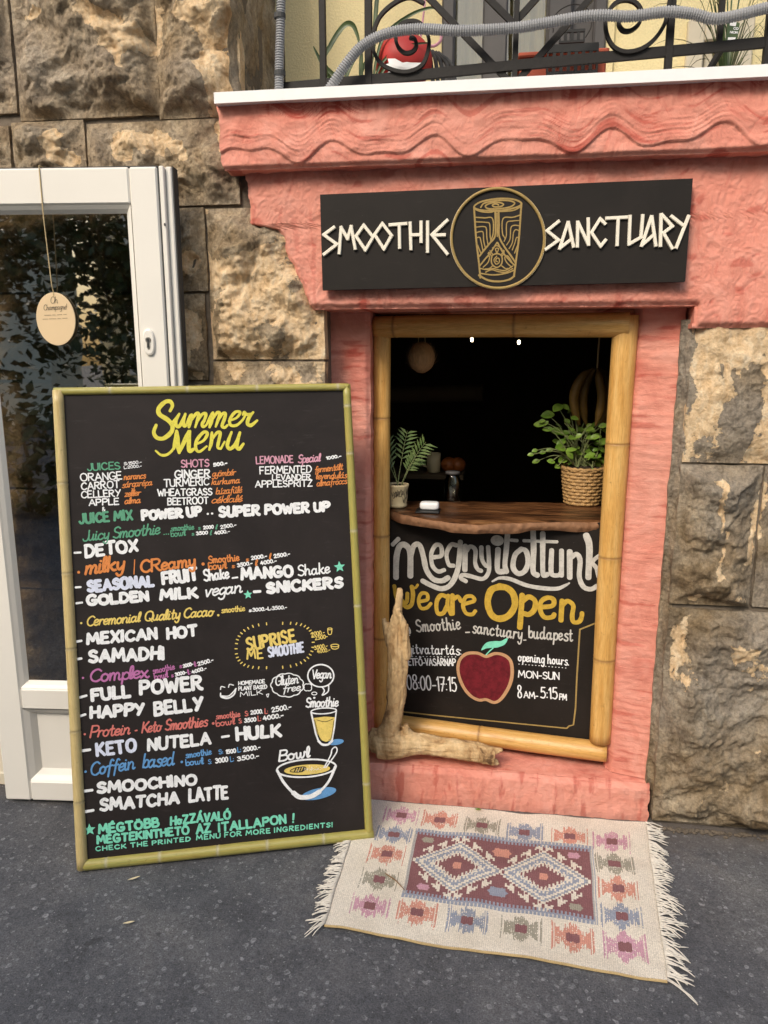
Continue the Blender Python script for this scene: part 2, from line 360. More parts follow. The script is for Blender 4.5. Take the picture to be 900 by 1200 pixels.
def weave_mat():
    m, n, l, p = mat('woven_wool'); a = nd(n, 'Attribute', attribute_name='weave'); co = objco(n, l)
    f = noisetex(n, l, co, 420, 3, .7); g = noisetex(n, l, co, 5, 5)
    c = mixc(n, l, .6, a.outputs['Color'], ramp(n, l, f, [(.3, (.5, .48, .45)), (.65, (1.15, 1.15, 1.15))]), 'MULTIPLY')
    c = mixc(n, l, .5, c, ramp(n, l, g, [(.3, (.70, .67, .62)), (.55, (1, 1, 1))]), 'MULTIPLY')
    l.new(c, p.inputs['Base Color']); p.inputs['Roughness'].default_value = .95; p.inputs['Specular IOR Level'].default_value = .1
    bump(n, l, f, p, .7, .004); return m

M = dict(
    stone=stone_mat('rock_faced_stone', .84), stoneg=stone_mat('grey_weathered_stone', .62, (.42, .385, .345)), mortar=plain('joint_mortar', (.15, .12, .09), .95, .5, 60, .6, dist=.01), pink=stucco_mat('swirled_pink_plaster', True), pinkb=stucco_mat('brushed_pink_plaster', False), asphalt=asphalt_mat(),
    cane=bamboo_mat('golden_bamboo', (.56, .28, .065), (.68, .385, .115), (.75, .47, .17), (.24, .12, .04)),
    green_cane=bamboo_mat('green_bamboo', (.40, .30, .08), (.40, .35, .09), (.31, .32, .10), (.40, .36, .24)),
    straw_cane=bamboo_mat('straw_bamboo', (.52, .38, .15), (.62, .48, .23), (.50, .42, .16), (.30, .24, .13)),
    board=board_mat('menu_blackboard', (.021, .0165, .0155)), board2=board_mat('open_blackboard', (.015, .0115, .0095)), signb=board_mat('sign_black', (.014, .011, .009)),
    upvc=plain('cream_plastic', (.77, .73, .66), .38, .05, 5, .03), gasket=plain('rubber_gasket', (.05, .05, .05), .7), doorglass=glass_mat('door_glass', (.30, .26, .19), .25), winglass=glass_mat('window_glass', (.85, .85, .8), .03),
    white_metal=plain('white_enamel', (.80, .79, .78), .45, .06, 20, .05), iron=plain('black_iron', (.011, .009, .008), .6, .4, 90, .4, spec=.3, dist=.002),
    conduit=plain('grey_conduit', (.30, .30, .31), .45, .2, 14, .05), yellow=plain('yellow_render', (.80, .68, .38), .9, .16, 160, .7), cream=plain('cream_window_frame', (.62, .55, .42), .5, .06),
    char=plain('charcoal_frame', (.075, .07, .068), .5, .15), blind=plain('pale_blind', (.78, .72, .52), .8, .06, stretch=(1, 1, 20)), curtain=plain('beige_curtain', (.80, .70, .48), .85, .2, 12, .2, stretch=(8, 8, .6)),
    red=plain('red_plastic', (.50, .045, .04), .5, .2, 12, .1), brick=plain('terracotta', (.40, .085, .045), .75, .15), crate=plain('black_plastic', (.007, .007, .007), .5, .2),
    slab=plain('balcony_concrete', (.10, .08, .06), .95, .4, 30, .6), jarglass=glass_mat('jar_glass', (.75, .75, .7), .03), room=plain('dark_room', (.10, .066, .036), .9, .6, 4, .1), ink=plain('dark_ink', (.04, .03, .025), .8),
    wpaint=paint('white_paint', (.86, .86, .86)), greyw=paint('chalk_white_paint', (.58, .55, .50), .25), yel=paint('yellow_paint', (.74, .66, .09)), sun_y=paint('warm_yellow_paint', (.80, .60, .16)), ochre=paint('ochre_paint', (.58, .37, .05), .25),
    orange=paint('orange_paint', (.72, .25, .07)), green=paint('green_paint', (.12, .36, .22)), pinkp=paint('pink_paint', (.66, .33, .42)), mauve=paint('mauve_paint', (.50, .17, .38)), salmon=paint('salmon_paint', (.66, .19, .16)),
    blue=paint('blue_paint', (.13, .32, .60)), mint=paint('mint_paint', (.22, .70, .50)), lav=paint('lavender_paint', (.70, .73, .86)), gold=paint('gold_paint', (.36, .245, .085)), redp=paint('apple_red_paint', (.17, .012, .02), .45), peach=paint('peach_paint', (.55, .31, .16)), blackp=paint('black_paint', (.02, .017, .015)),
    letter=plain('ivory_wood', (.78, .72, .60), .55, .06, 40, .1), drift=wood_mat('driftwood', [(.32, (.13, .065, .026)), (.42, (.46, .28, .125)), (.55, (.66, .45, .23)), (.75, (.77, .58, .34))], (1, 1, .45), 15, .85, .8, .8),
    slabwood=wood_mat('walnut_slab', [(.33, (.010, .005, .003)), (.45, (.06, .024, .010)), (.58, (.17, .072, .028)), (.75, (.30, .15, .06))], (1.6, 11, 11), 2.6, .33, .3, 1.2), bark=plain('live_edge', (.26, .13, .065), .8, .55, 40, .7),
    tagwood=plain('birch_tag', (.70, .52, .31), .6, .06, 8, .03), twine=plain('twine', (.50, .38, .20), .9, .2, 200, .3), steel=plain('steel', (.5, .48, .45), .3, .1, metal=1),
    weave=weave_mat(), fringe=plain('fringe_wool', (.66, .61, .53), .95, .2, 150, .3), pot=plain('cream_pot', (.62, .50, .29), .45, .08), soil=plain('soil', (.03, .02, .012), .95, .5, 80, .8),
    wicker=plain('wicker', (.40, .24, .095), .6, .5, 55, .4), basil=leaf_mat('basil_leaf', (.10, .20, .018), (.20, .31, .045)), palmleaf=leaf_mat('palm_leaf', (.07, .12, .03), (.15, .20, .06)), strap=leaf_mat('strap_leaf', (.03, .06, .02), (.08, .12, .04)),
    stem=plain('pale_stem', (.22, .25, .10), .6), coco=plain('coconut_husk', (.40, .22, .10), .95, .5, 50, .9, stretch=(3, 3, .6)), husk=plain('husk_fibre', (.30, .19, .10), .9), banana=plain('banana_skin', (.15, .085, .018), .5, .7, 18), orangef=plain('orange_peel', (.26, .07, .012), .5, .15, 120, .3), dryleaf=plain('dry_leaf', (.55, .47, .30), .8), twig=plain('brown_twig', (.22, .12, .05), .8),
    facade=plain('pale_facade', (.92, .84, .68), .9, .12, 3, .1), roofing=plain('roof_tile', (.3, .12, .07), .9), treeleaf=leaf_mat('tree_leaf', (.030, .055, .015), (.07, .10, .03)), trunk=plain('tree_bark', (.09, .07, .05), .95, .5, 18, .8),
    bulb=emit_mat('warm_bulb', (1, .82, .5), 14), parcel=plain('yellow_card', (.75, .52, .04), .6), beam=plain('old_beam', (.07, .045, .02), .8, .3, 12), stonebits=plain('rubble', (.12, .095, .07), .95, .6, 60, .6))
# ------------------------------------------------------------------ SETTING: ground
mb = MB(); G = 150
def gh(x, y): return .004*fbm(x*1.3, y*1.3, 2, 3) if -2.6 < x < 2.2 and .2 < y < 2.25 else 0
nx, ny = 90, 50; v = []
for j in range(ny+1):
    for i in range(nx+1): x, y = -3+5.6*i/nx, 0+2.4*j/ny; v.append((x, y, -.004+gh(x, y)))
f = [(j*(nx+1)+i, j*(nx+1)+i+1, (j+1)*(nx+1)+i+1, (j+1)*(nx+1)+i) for j in range(ny) for i in range(nx)]
mb.add(v, f)
for x0, x1, y0, y1 in ((-G, -3, -G, G), (2.6, G, -G, G), (-3, 2.6, -G, 0), (-3, 2.6, 2.4, G)):
    mb.add([(x0, y0, -.004), (x1, y0, -.004), (x1, y1, -.004), (x0, y1, -.004)], [(0, 1, 2, 3)])
o = mb.build('pavement', M['asphalt'], smooth=True); o['kind'] = 'structure'; o['label'] = 'dark speckled asphalt pavement'

# ------------------------------------------------------------------ stone walls
EXPO = []          # places where the dark crust has come off (px, py, rx, ry, weight)
def spots(lst, Y=2.19):
    for px, py, rx, ry, w in lst:
        c = at(px, py, Y); k = .0026; EXPO.append((c.x, c.z, rx*k, ry*k, w))
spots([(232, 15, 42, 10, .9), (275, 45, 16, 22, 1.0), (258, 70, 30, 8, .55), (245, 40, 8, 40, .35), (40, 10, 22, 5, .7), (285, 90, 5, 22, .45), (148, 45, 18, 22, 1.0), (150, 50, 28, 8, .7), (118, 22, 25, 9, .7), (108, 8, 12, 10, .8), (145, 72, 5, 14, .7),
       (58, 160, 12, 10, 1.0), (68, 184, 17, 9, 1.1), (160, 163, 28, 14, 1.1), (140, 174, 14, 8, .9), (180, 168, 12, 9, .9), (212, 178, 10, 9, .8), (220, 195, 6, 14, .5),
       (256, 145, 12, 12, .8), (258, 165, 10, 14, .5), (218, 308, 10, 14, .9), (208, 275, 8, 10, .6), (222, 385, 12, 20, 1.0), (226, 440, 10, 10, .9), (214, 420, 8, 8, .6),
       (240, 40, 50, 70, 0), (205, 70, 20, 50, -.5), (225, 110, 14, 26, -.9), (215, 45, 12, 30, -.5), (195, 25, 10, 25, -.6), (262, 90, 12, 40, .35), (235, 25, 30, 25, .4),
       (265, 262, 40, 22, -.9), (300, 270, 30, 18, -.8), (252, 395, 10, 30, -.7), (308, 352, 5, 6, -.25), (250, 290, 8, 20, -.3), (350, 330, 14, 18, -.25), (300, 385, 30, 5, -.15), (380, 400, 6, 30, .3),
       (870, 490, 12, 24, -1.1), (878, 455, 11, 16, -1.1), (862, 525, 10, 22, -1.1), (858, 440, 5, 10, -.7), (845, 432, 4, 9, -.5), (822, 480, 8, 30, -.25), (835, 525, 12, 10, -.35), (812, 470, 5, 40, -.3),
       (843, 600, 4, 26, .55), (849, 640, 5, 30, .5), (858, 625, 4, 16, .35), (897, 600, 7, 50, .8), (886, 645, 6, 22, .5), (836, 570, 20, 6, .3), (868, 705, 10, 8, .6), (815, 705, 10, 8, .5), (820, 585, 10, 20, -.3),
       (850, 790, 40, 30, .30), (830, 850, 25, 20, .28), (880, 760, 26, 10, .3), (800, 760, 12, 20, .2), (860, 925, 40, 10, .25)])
def block(mb, x0, x1, z0, z1, base=-.3, y=2.222, bulge=.042, seed=0, res=.0046, rough=1.0):
    sd = seed*7.31
    cx, cz = (x0+x1)/2, (z0+z1)/2
    tx, tz = random.Random(seed).uniform(-.04, .04), random.Random(seed+1).uniform(-.05, .05)
    def disp(x, z):
        e = min(x-x0, x1-x, z-z0, z1-z)
        wob = .016*noise.noise(Vector((x*14, z*14, sd)))
        pr = sstep(-.002, .034, e+wob*.6)
        wx, wz = x+.05*fbm(x*5, z*5, sd, 3), z+.05*fbm(x*5, z*5, sd+5, 3)
        big = .042*fbm(x*3.6+sd, z*3.6, 1, 3)
        rid = noise.ridged_multi_fractal(Vector((wx*7+sd, wz*8, 3)), .9, 2.2, 5, .9, 1.9)*.0085
        c1 = noise.voronoi(Vector((wx*6.5+sd, wz*7.5, 1)))[0]; c2 = noise.voronoi(Vector((wx*17+sd, wz*19, 4)))[0]
        fac = .046*(c1[1]-c1[0]) + .014*(c2[1]-c2[0])
        fine = .008*fbm(wx*24+sd, wz*26, 5, 5) + .0045*fbm(x*85, z*85, sd, 3)
        d = bulge*sstep(0, .08, e)*.75 + (big+rid+fac-.012)*rough + tx*(x-cx) + tz*(z-cz)
        ex = sum_expo(x, z)
        return pr*max(-.004, d) + fine*rough*(.3+.7*pr) - .005*sstep(.05, .3, ex+base)
    def attr(x, z):
        e = min(x-x0, x1-x, z-z0, z1-z)
        return base + .30 + sum_expo(x, z) + .42*fbm(x*9+sd, z*9, 4, 5) - .12*(1-sstep(0, .02, e))
    patch(mb, lambda z: x0+.004*noise.noise(Vector((z*12, sd, 0))), lambda z: x1+.004*noise.noise(Vector((z*12, sd, 9))), z0, z1, y, y+.05, res, disp, attr)
def sum_expo(x, z):
    s = 0; x, z = x+.020*fbm(x*14, z*14, 2.5, 3)+.006*fbm(x*60, z*60, 1, 2), z+.020*fbm(x*14, z*14, 8.5, 3)+.006*fbm(x*60, z*60, 4, 2)
    for cx, cz, rx, rz, w in EXPO:
        dx = (x-cx)/rx; dz = (z-cz)/rz; q = dx*dx+dz*dz
        if q < 5: s += w*math.exp(-q*.9)
    return s
def pxblock(mb, l, t, r, b, **k):
    g = .0026; my, mx = (t+b)/2, (l+r)/2
    block(mb, at(l, my, 2.2).x+g, at(r, my, 2.2).x-g, at(mx, b, 2.2).z+g, at(mx, t, 2.2).z-g, **k)
XL = -.492; XR = .556                    # edges of the opening in the stonework
XC = at(277, 70, 2.2).x                  # corner where the wall turns in to the balcony
lw = thing('stone_wall', (-1.1, 2.3, 0), 'weathered dark rock-faced stone wall behind the open white door', 'wall')
mb = MB()
pxblock(mb, -110, -90, 6, 134, seed=1, base=-.25)
pxblock(mb, 8.5, -90, 178.5, 137, seed=2, base=-.36, bulge=.05)
zt = at(90, -90, 2.2).z; zr = at(90, 137, 2.2).z
block(mb, at(180.5, 70, 2.2).x, XC, at(230, 135, 2.2).z, zt, base=.10, seed=3, bulge=.05)
for i in range(3): block(mb, (-1.62, -1.2, -.98)[i], (-1.207, -.987, XC)[i], zt+.007, zt+.38, base=-.2, seed=50+i, res=.012)
block(mb, -2.4, -1.63, zr+.007, zt, seed=54, res=.012); block(mb, -2.4, -1.63, zt+.007, zt+.38, seed=55, res=.012)
pxblock(mb, -110, 146, 9, 240, seed=4, base=-.2)
pxblock(mb, 11, 138, 97.5, 241, seed=5, base=-.36); pxblock(mb, 98.5, 137.5, 278, 241, seed=6, base=-.36)
pxblock(mb, -28, 242, 101, 342, seed=7, base=-.36); pxblock(mb, 102, 242, 239, 342, seed=8, base=-.34)
pxblock(mb, -28, 343.5, 61, 446, seed=9, base=-.36); pxblock(mb, 62, 343.5, 239.5, 446, seed=10, base=-.30)
x0 = at(242, 330, 2.2).x; z0 = at(310, 421, 2.2).z; z1 = at(310, 241, 2.2).z
block(mb, x0, XL, z0, z1, base=.40, seed=11, bulge=.05)
z00 = at(310, 560, 2.2).z
block(mb, x0, XL, z00, z0-.007, base=.16, seed=12, bulge=.03)
zz = at(150, 449, 2.2).z
for k in range(4):                        # courses hidden by the door and the menu board
    zb = zz-(k+1)*zz/4
    block(mb, -1.60, -1.18+.1*(k % 2), zb+.004, zb+zz/4-.004, seed=20+k, res=.012); block(mb, -1.17+.1*(k % 2), x0-.007, zb+.004, zb+zz/4-.004, seed=30+k, res=.012)
for k in range(3): zb = z00-(k+1)*z00/3; block(mb, x0, XL, zb+.004, zb+z00/3-.004, seed=40+k, res=.01, base=-.1)
for k in range(5): block(mb, -3.4, -2.46, k*.38+.004, k*.38+.376, seed=60+k, res=.014)
mb.build('stone_face', M['stone'], lw, smooth=True)
mb = MB(); box(mb, -1.60, XL-.004, 2.233, 2.462, 0, 1.93); box(mb, -2.45, XC-.002, 2.233, 2.462, 1.9301, 3.3); box(mb, XC-.0021, XL-.004, 2.233, 2.462, 1.9302, 2.09); box(mb, -3.4, -2.452, 2.233, 2.462, 0, 3.3)
mb.build('mortar_core', M['mortar'], lw)
mb = MB()                                 # the wall's return beside the balcony
def ret(z, y): return XC + .016*fbm(y*8, z*6, 2, 4) + .004*fbm(y*40, z*40, 3, 3)
nz, ny = 110, 60; v = []; av = []
for j in range(nz+1):
    for i in range(ny+1): z = 2.0+1.3*j/nz; y = 2.19+.45*i/ny; v.append((ret(z, y)-.01*(1-sstep(0, .03, y-2.19)), y, z)); av.append(.02+.3*fbm(y*6, z*6, 7, 3) - .2*sstep(2.25, 2.5, y))
mb.add(v, [(j*(ny+1)+i, j*(ny+1)+i+1, (j+1)*(ny+1)+i+1, (j+1)*(ny+1)+i) for j in range(nz) for i in range(ny)], mark=av)
mb.build('stone_return', M['stone'], lw, smooth=True)

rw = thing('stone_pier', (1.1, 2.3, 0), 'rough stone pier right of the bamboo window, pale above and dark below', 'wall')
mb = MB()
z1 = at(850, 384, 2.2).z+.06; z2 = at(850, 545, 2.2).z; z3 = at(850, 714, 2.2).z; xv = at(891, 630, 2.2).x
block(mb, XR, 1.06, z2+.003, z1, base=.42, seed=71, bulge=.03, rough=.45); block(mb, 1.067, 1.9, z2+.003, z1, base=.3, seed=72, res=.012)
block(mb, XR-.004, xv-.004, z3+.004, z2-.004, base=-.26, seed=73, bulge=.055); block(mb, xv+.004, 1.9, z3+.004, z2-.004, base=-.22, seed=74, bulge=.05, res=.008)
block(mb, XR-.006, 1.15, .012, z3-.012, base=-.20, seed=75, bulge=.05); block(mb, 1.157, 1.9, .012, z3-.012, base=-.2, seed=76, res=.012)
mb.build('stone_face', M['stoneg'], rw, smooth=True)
mb = MB(); box(mb, XR+.002, 1.9, 2.233, 2.462, 0, z1)
mb.build('mortar_core', M['mortar'], rw)
mb = MB()                                 # ragged mortar strip between the plaster and the pier
patch(mb, lambda z: .532+.005*fbm(z*9, 1, 0, 3), lambda z: XR+.006+.006*fbm(z*11, 2, 0, 3), .1, 1.56, 2.254, 2.46, .004, lambda x, z: .011*fbm(x*26, z*18, 3, 5)+.004*fbm(x*110, z*110, 3, 3)+.022*sstep(.536, .558, x))
mb.build('mortar_strip', M['stoneg'], rw, smooth=True)
mb = MB()
for k in range(280):                      # crumbs along the foot of the pier
    x = random.uniform(.50, 1.5); y = 2.20-abs(random.gauss(0, .010)); r = random.uniform(.002, .007); blob(mb, (x, y, r*.3), r*1.4, r, r*.8, lambda d: .3*noise.noise(d*2+Vector((k, 0, 0))), 7, 5)
o = mb.build('rubble', M['stonebits'], loc=(.9, 2.2, 0)); tag(o, 'brown crumbs of rubble along the foot of the stone pier', 'rubble', kind='stuff')

# ------------------------------------------------------------------ pink plaster surround
su = thing('plaster_surround', (0, 2.3, 0), 'salmon pink plaster surround with wavy relief over the bamboo window', 'shop front')
def wavy(x): return .021*math.sin(2*math.pi*x/.262+.9*math.sin(x*3.1)) + .010*math.sin(2*math.pi*x/.147+2) + .006*fbm(x*6, 3, 0, 2)
def fas(x, z):
    w = z-wavy(x)+.004*fbm(x*7, z*7, 3, 3); t = w/.0115 + .9*fbm(x*4, z*9, 2, 3)
    fr = t-math.floor(t); band = sstep(1.985, 2.02, w)*(1-sstep(2.065, 2.10, w)); amp = .5+.9*fbm(x*5, z*12, 11, 2)
    steps = .006*sstep(0, .004, w-2.003) + .003*sstep(0, .004, w-2.033)*sstep(-.1, .2, fbm(x*4, 1, 1, 2))
    return band*.0022*max(0, amp)*(1-fr)**2 + steps + .005*fbm(x*6, z*14, 5, 4) + .0011*band*fbm(x*12, w*260, 6, 3) + .0016*fbm(x*30, z*30, 6, 3) + .0012*(1-band)*fbm(x*130, z*14, 8, 2) - .012*(1-sstep(0, .012, z-1.968))
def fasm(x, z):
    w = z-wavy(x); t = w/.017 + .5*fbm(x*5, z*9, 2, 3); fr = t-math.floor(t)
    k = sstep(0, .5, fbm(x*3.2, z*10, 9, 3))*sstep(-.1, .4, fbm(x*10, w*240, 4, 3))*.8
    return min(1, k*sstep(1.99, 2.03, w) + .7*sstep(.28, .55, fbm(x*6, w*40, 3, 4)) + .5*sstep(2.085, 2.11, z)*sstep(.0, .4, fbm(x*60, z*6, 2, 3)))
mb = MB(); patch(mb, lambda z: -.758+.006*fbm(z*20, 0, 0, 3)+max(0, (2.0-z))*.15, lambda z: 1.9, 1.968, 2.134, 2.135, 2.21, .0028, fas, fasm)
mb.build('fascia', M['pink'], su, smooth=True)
YP = 2.19
def O(px, py): q = at(px, py, YP); return q.x, q.z
pts = [O(288, 210), O(293, 262), O(325, 269), O(365, 362)]
def xl(z):
    if z >= pts[0][1]: return pts[0][0]-.004
    for (xa, za), (xb, zb) in zip(pts, pts[1:]):
        if zb <= z <= za: return xa+(xb-xa)*(za-z)/(za-zb) + .006*fbm(z*22, 5, 0, 3)
    return pts[-1][0]
def pan(x, z):
    a = fbm(x*2.2, z*2.2, 4, 2)*6
    d = .007*fbm(x*4, z*4, 3, 3) + .0016*math.sin((x*math.cos(a)+z*math.sin(a))*190+3*fbm(x*7, z*7, 1, 2)) + .0022*fbm(x*24, z*24, 2, 4)
    return d - .014*(1-sstep(0, .016, z-zlow(x))) - .010*(1-sstep(0, .012, x-xl(z)))
ZB = O(590, 360)[1]; ZR = O(857, 384)[1]; XJ = .549
def zlow(x): return ZB if x < XJ+.01 else ZR
def panm(x, z): return .55*sstep(.35, .6, fbm(x*14+z*6, z*26-x*6, 2, 4)) + .35*sstep(.4, .6, fbm(x*40, z*9, 3, 3))
mb = MB(); patch(mb, xl, lambda z: 1.9, ZR, 1.985, YP, 2.47, .0042, pan, panm, skip=lambda x, z: x < XJ+.003*noise.noise(Vector((z*40, 0, 0))) and z < ZB)
mb.build('lintel', M['pink'], su, smooth=True)
def pil(x, z): return .0045*fbm(x*5, z*5, 8, 3) + .0022*fbm(x*9, z*70, 2, 4) + .0012*fbm(x*60, z*60, 3, 3)
def pilm(x, z): return .6*sstep(.25, .6, fbm(x*8, z*60, 2, 3)) + .5*sstep(.3, .6, fbm(x*6, z*5, 9, 3))
mb = MB(); v0 = len(mb.v)                  # right pier of the surround: splayed towards the street on its outer side
patch(mb, lambda z: .412+.003*fbm(z*14, 1, 0, 3), lambda z: .543+.004*fbm(z*14, 7, 0, 3), .128, ZB+.01, 2.281, 2.40, .0045, lambda x, z: pil(x, z)+(x-.47)*.26-.02*(1-sstep(0, .022, x-.412)), pilm)
mb.build('jamb', M['pinkb'], su, smooth=True)
XJL = at(434, 600, 2.335).x; mb = MB()
patch(mb, lambda z: -.497, lambda z: XJL+.003*fbm(z*14, 4, 0, 3), .128, ZB+.01, 2.335, 2.46, .0045, lambda x, z: pil(x+3, z)-.012*(1-sstep(0, .015, XJL-x)), pilm)
mb.build('jamb', M['pinkb'], su, smooth=True)
mb = MB()
def stp(x, z): return .004*fbm(x*5, z*8, 3, 3)+.0025*fbm(x*45, z*12, 3, 3)+.0014*fbm(x*60, z*60, 5, 3)-.014*(1-sstep(0, .018, .124-z+.004*fbm(x*14, 2, 0, 2)))
patch(mb, lambda z: -.497, lambda z: .540+.006*fbm(z*30, 1, 0, 3), -.004, .124, 2.232, 2.26, .0036, stp, lambda x, z: .6*sstep(.2, .55, fbm(x*40, z*8, 5, 4)))
nx, ny = 200, 50; v = []; av = []
for j in range(ny+1):
    for i in range(nx+1):
        x = -.497+1.037*i/nx; y = 2.240+.26*j/ny; v.append((x, y, .124+.004*fbm(x*6, y*6, 2, 3)+.0018*fbm(x*24, y*40, 3, 3)-.008*(1-sstep(0, .02, y-2.24)))); av.append(.6*sstep(.25, .6, fbm(x*10, y*10, 2, 4)))
mb.add(v, [(j*(nx+1)+i, j*(nx+1)+i+1, (j+1)*(nx+1)+i+1, (j+1)*(nx+1)+i) for j in range(ny) for i in range(nx)], mark=av)
mb.build('sill', M['pinkb'], su, smooth=True)

# ------------------------------------------------------------------ balcony above
ba = thing('balcony_slab', (.5, 2.4, 2.135), 'balcony slab with a thin white metal edge strip above the pink fascia', 'balcony')
q0, q1 = at(252, 128, 2.105), at(900, 92, 2.105)
mb = MB(); box(mb, -.735, 1.9, 2.128, 3.4, 2.1352, 2.152); mb.build('slab', M['slab'], ba)
mb = MB(); box(mb, q0.x, 1.9, 2.098, 2.26, 2.1522, q0.z+.014, .002); mb.build('edge_strip', M['white_metal'], ba)
ZF = q0.z+.014
YB = 2.62
yw = thing('yellow_house_wall', (.5, YB, ZF), 'yellow rendered house wall at the back of the balcony', 'wall')
def bx(px, py, Y=YB): return at(px, py, Y)
dl, dr = bx(518, 60).x, bx(708, 60).x; wl_, wr_ = bx(803, 60).x, bx(880, 60).x
mb = MB()
for a, b in ((-.83, dl), (dr, wl_), (wr_, 2.0)): box(mb, a, b, YB, YB+.2, ZF, 3.9)
zw0, zw1 = ZF+.02, bx(840, 24).z
box(mb, dl, dr, YB+.001, YB+.2, 3.5, 3.9); box(mb, wl_, wr_, YB+.001, YB+.2, zw1, 3.9)
box(mb, bx(700, 60).x, bx(718, 60).x, YB-.015, YB-.0005, ZF, 3.9)
mb.build('wall', M['yellow'], yw)
df = MB()
for a, b in ((518, 533), (565, 594), (640, 668), (693, 708)): box(df, bx(a, 60).x, bx(b, 60).x, YB-.03, YB+.05, ZF, 3.5, .006)
box(df, dl, dr, YB+.02, YB+.05, ZF, ZF+.13, .004); box(df, bx(640, 40).x, dr, YB+.0, YB+.045, ZF, 3.5)
d = df.build('door', M['char'], yw)
mb = MB(); box(mb, dl, dr, YB+.052, YB+.056, ZF, 3.5); mb.build('pane', M['winglass'], d)
mb = MB()
for k in range(60):
    x = dl+(dr-dl)*k/60; x2 = dl+(dr-dl)*(k+1)/60; y1, y2 = YB+.10+.012*math.sin(k*1.1), YB+.10+.012*math.sin((k+1)*1.1)
    mb.add([(x, y1, ZF), (x2, y2, ZF), (x2, y2, 3.5), (x, y1, 3.5)], [(0, 1, 2, 3)])
mb.build('curtain', M['curtain'], d, smooth=True)
mb = MB()
for a, b, y in ((wl_, wl_+.05, -.02), (wr_-.05, wr_, -.02)): box(mb, a, b, YB+y, YB+.1, zw0, zw1, .004)
box(mb, wl_+.0505, wr_-.0505, YB-.018, YB+.1, zw1-.06, zw1, .004); box(mb, wl_+.06, wl_+.085, YB+.01, YB+.1, zw0, zw1-.065, .003)
w = mb.build('window', M['cream'], yw)
mb = MB()
for k in range(12): box(mb, wl_+.086, wr_-.052, YB+.06+.001*(k % 2), YB+.07, zw0+k*.05, zw0+k*.05+.049)
mb.build('blind', M['blind'], w)

# ------------------------------------------------------------------ dark room behind the window
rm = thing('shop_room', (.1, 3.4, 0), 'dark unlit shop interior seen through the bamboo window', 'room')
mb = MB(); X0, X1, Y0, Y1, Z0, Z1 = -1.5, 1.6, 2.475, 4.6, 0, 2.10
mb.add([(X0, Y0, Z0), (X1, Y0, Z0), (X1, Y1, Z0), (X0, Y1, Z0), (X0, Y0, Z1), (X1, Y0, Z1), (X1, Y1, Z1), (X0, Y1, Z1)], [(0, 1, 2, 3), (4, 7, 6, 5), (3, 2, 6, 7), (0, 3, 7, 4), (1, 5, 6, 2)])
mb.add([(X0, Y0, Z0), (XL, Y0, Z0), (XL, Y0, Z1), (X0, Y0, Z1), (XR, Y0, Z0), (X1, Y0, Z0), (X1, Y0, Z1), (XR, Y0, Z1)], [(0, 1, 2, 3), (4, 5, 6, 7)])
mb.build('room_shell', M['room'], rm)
mb = MB()
for k in range(4): box(mb, -1.4, 1.5, 2.9+k*.4, 2.98+k*.4, 2.0, 2.09)
mb.build('ceiling_beam', M['beam'], rm)

# ------------------------------------------------------------------ the neighbour's doorway left of the open door
dw = thing('shop_doorway', (-2.04, 2.3, 0), 'cream framed doorway at the far left edge beyond the open door', 'doorway')
mb = MB()
for a, b in ((-1.66, -1.602), (-2.45, -2.392)): box(mb, a, b, 2.20, 2.36, .05, 1.92, .006)
box(mb, -2.391, -1.661, 2.20, 2.36, 1.84, 1.92, .006); mb.build('frame', M['upvc'], dw)
mb = MB(); box(mb, -2.45, -1.602, 2.13, 2.5, 0, .05, .005); mb.build('threshold', M['cream'], dw)
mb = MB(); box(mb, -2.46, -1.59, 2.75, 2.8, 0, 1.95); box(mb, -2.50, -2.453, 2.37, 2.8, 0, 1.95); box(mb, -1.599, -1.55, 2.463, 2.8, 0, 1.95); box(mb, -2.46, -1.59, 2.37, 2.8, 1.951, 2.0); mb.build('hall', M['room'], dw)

# ------------------------------------------------------------------ the open glass door
ang = math.atan2(.06, .69); e1 = Vector((math.cos(ang), math.sin(ang), 0))
DP = Plane((-1.56, 2.035, .012), e1, (0, 0, 1))          # front face
do = thing('glazed_door', (-1.56, 2.035, .012), 'cream plastic framed glass door swung open against the stone wall', 'door')
def D(a, c, b): return tuple(DP.o + DP.e1*a + DP.e2*b - DP.n*c)      # a along the door, c depth behind the face, b up
da = DP.to2
wR = da(196, 260).x; hT = da(100, 196).y; gl = da(30, 800).x; gr = da(152, 300).x; gt = da(80, 247).y; gb = da(50, 803).y; mr = da(50, 832).y; br_ = da(60, 916).y
fl = MB()
def fb(a0, a1, b0, b1, c0=0, c1=.06, bev=.005, m=None): box(m or fl, a0, a1, c0, c1, b0, b1, bev, D)
fb(0, gl-.022, 0, hT); fb(gr+.012, wR-.022, 0, hT)
fb(gl-.0215, gr+.0115, gt+.016, hT); fb(gl-.0215, gr+.0115, mr, gb-.014); fb(gl-.0215, gr+.0115, 0, br_)
fr = fl.build('frame', M['upvc'], do)
mb = MB()                                 # glazing beads, sloped
def bead(mb, a0, a1, b0, b1, w, dep):
    o_ = [(a0, b0), (a1, b0), (a1, b1), (a0, b1)]; i_ = [(a0+w, b0+w), (a1-w, b0+w), (a1-w, b1-w), (a0+w, b1-w)]
    v = [D(a, .003, b) for a, b in o_]+[D(a, .003+dep*.35, b) for a, b in [(p[0]*.5+q[0]*.5, p[1]*.5+q[1]*.5) for p, q in zip(o_, i_)]]+[D(a, dep, b) for a, b in i_]
    mb.add(v, [(k+s, (k+1) % 4+s, (k+1) % 4+s+4, k+s+4) for s in (0, 4) for k in range(4)])
bead(mb, gl-.021, gr+.011, gb-.0135, gt+.0155, .020, .024); bead(mb, gl-.021, gr+.011, br_+.0005, mr-.0005, .030, .036); mb.build('glazing_bead', M['upvc'], do)
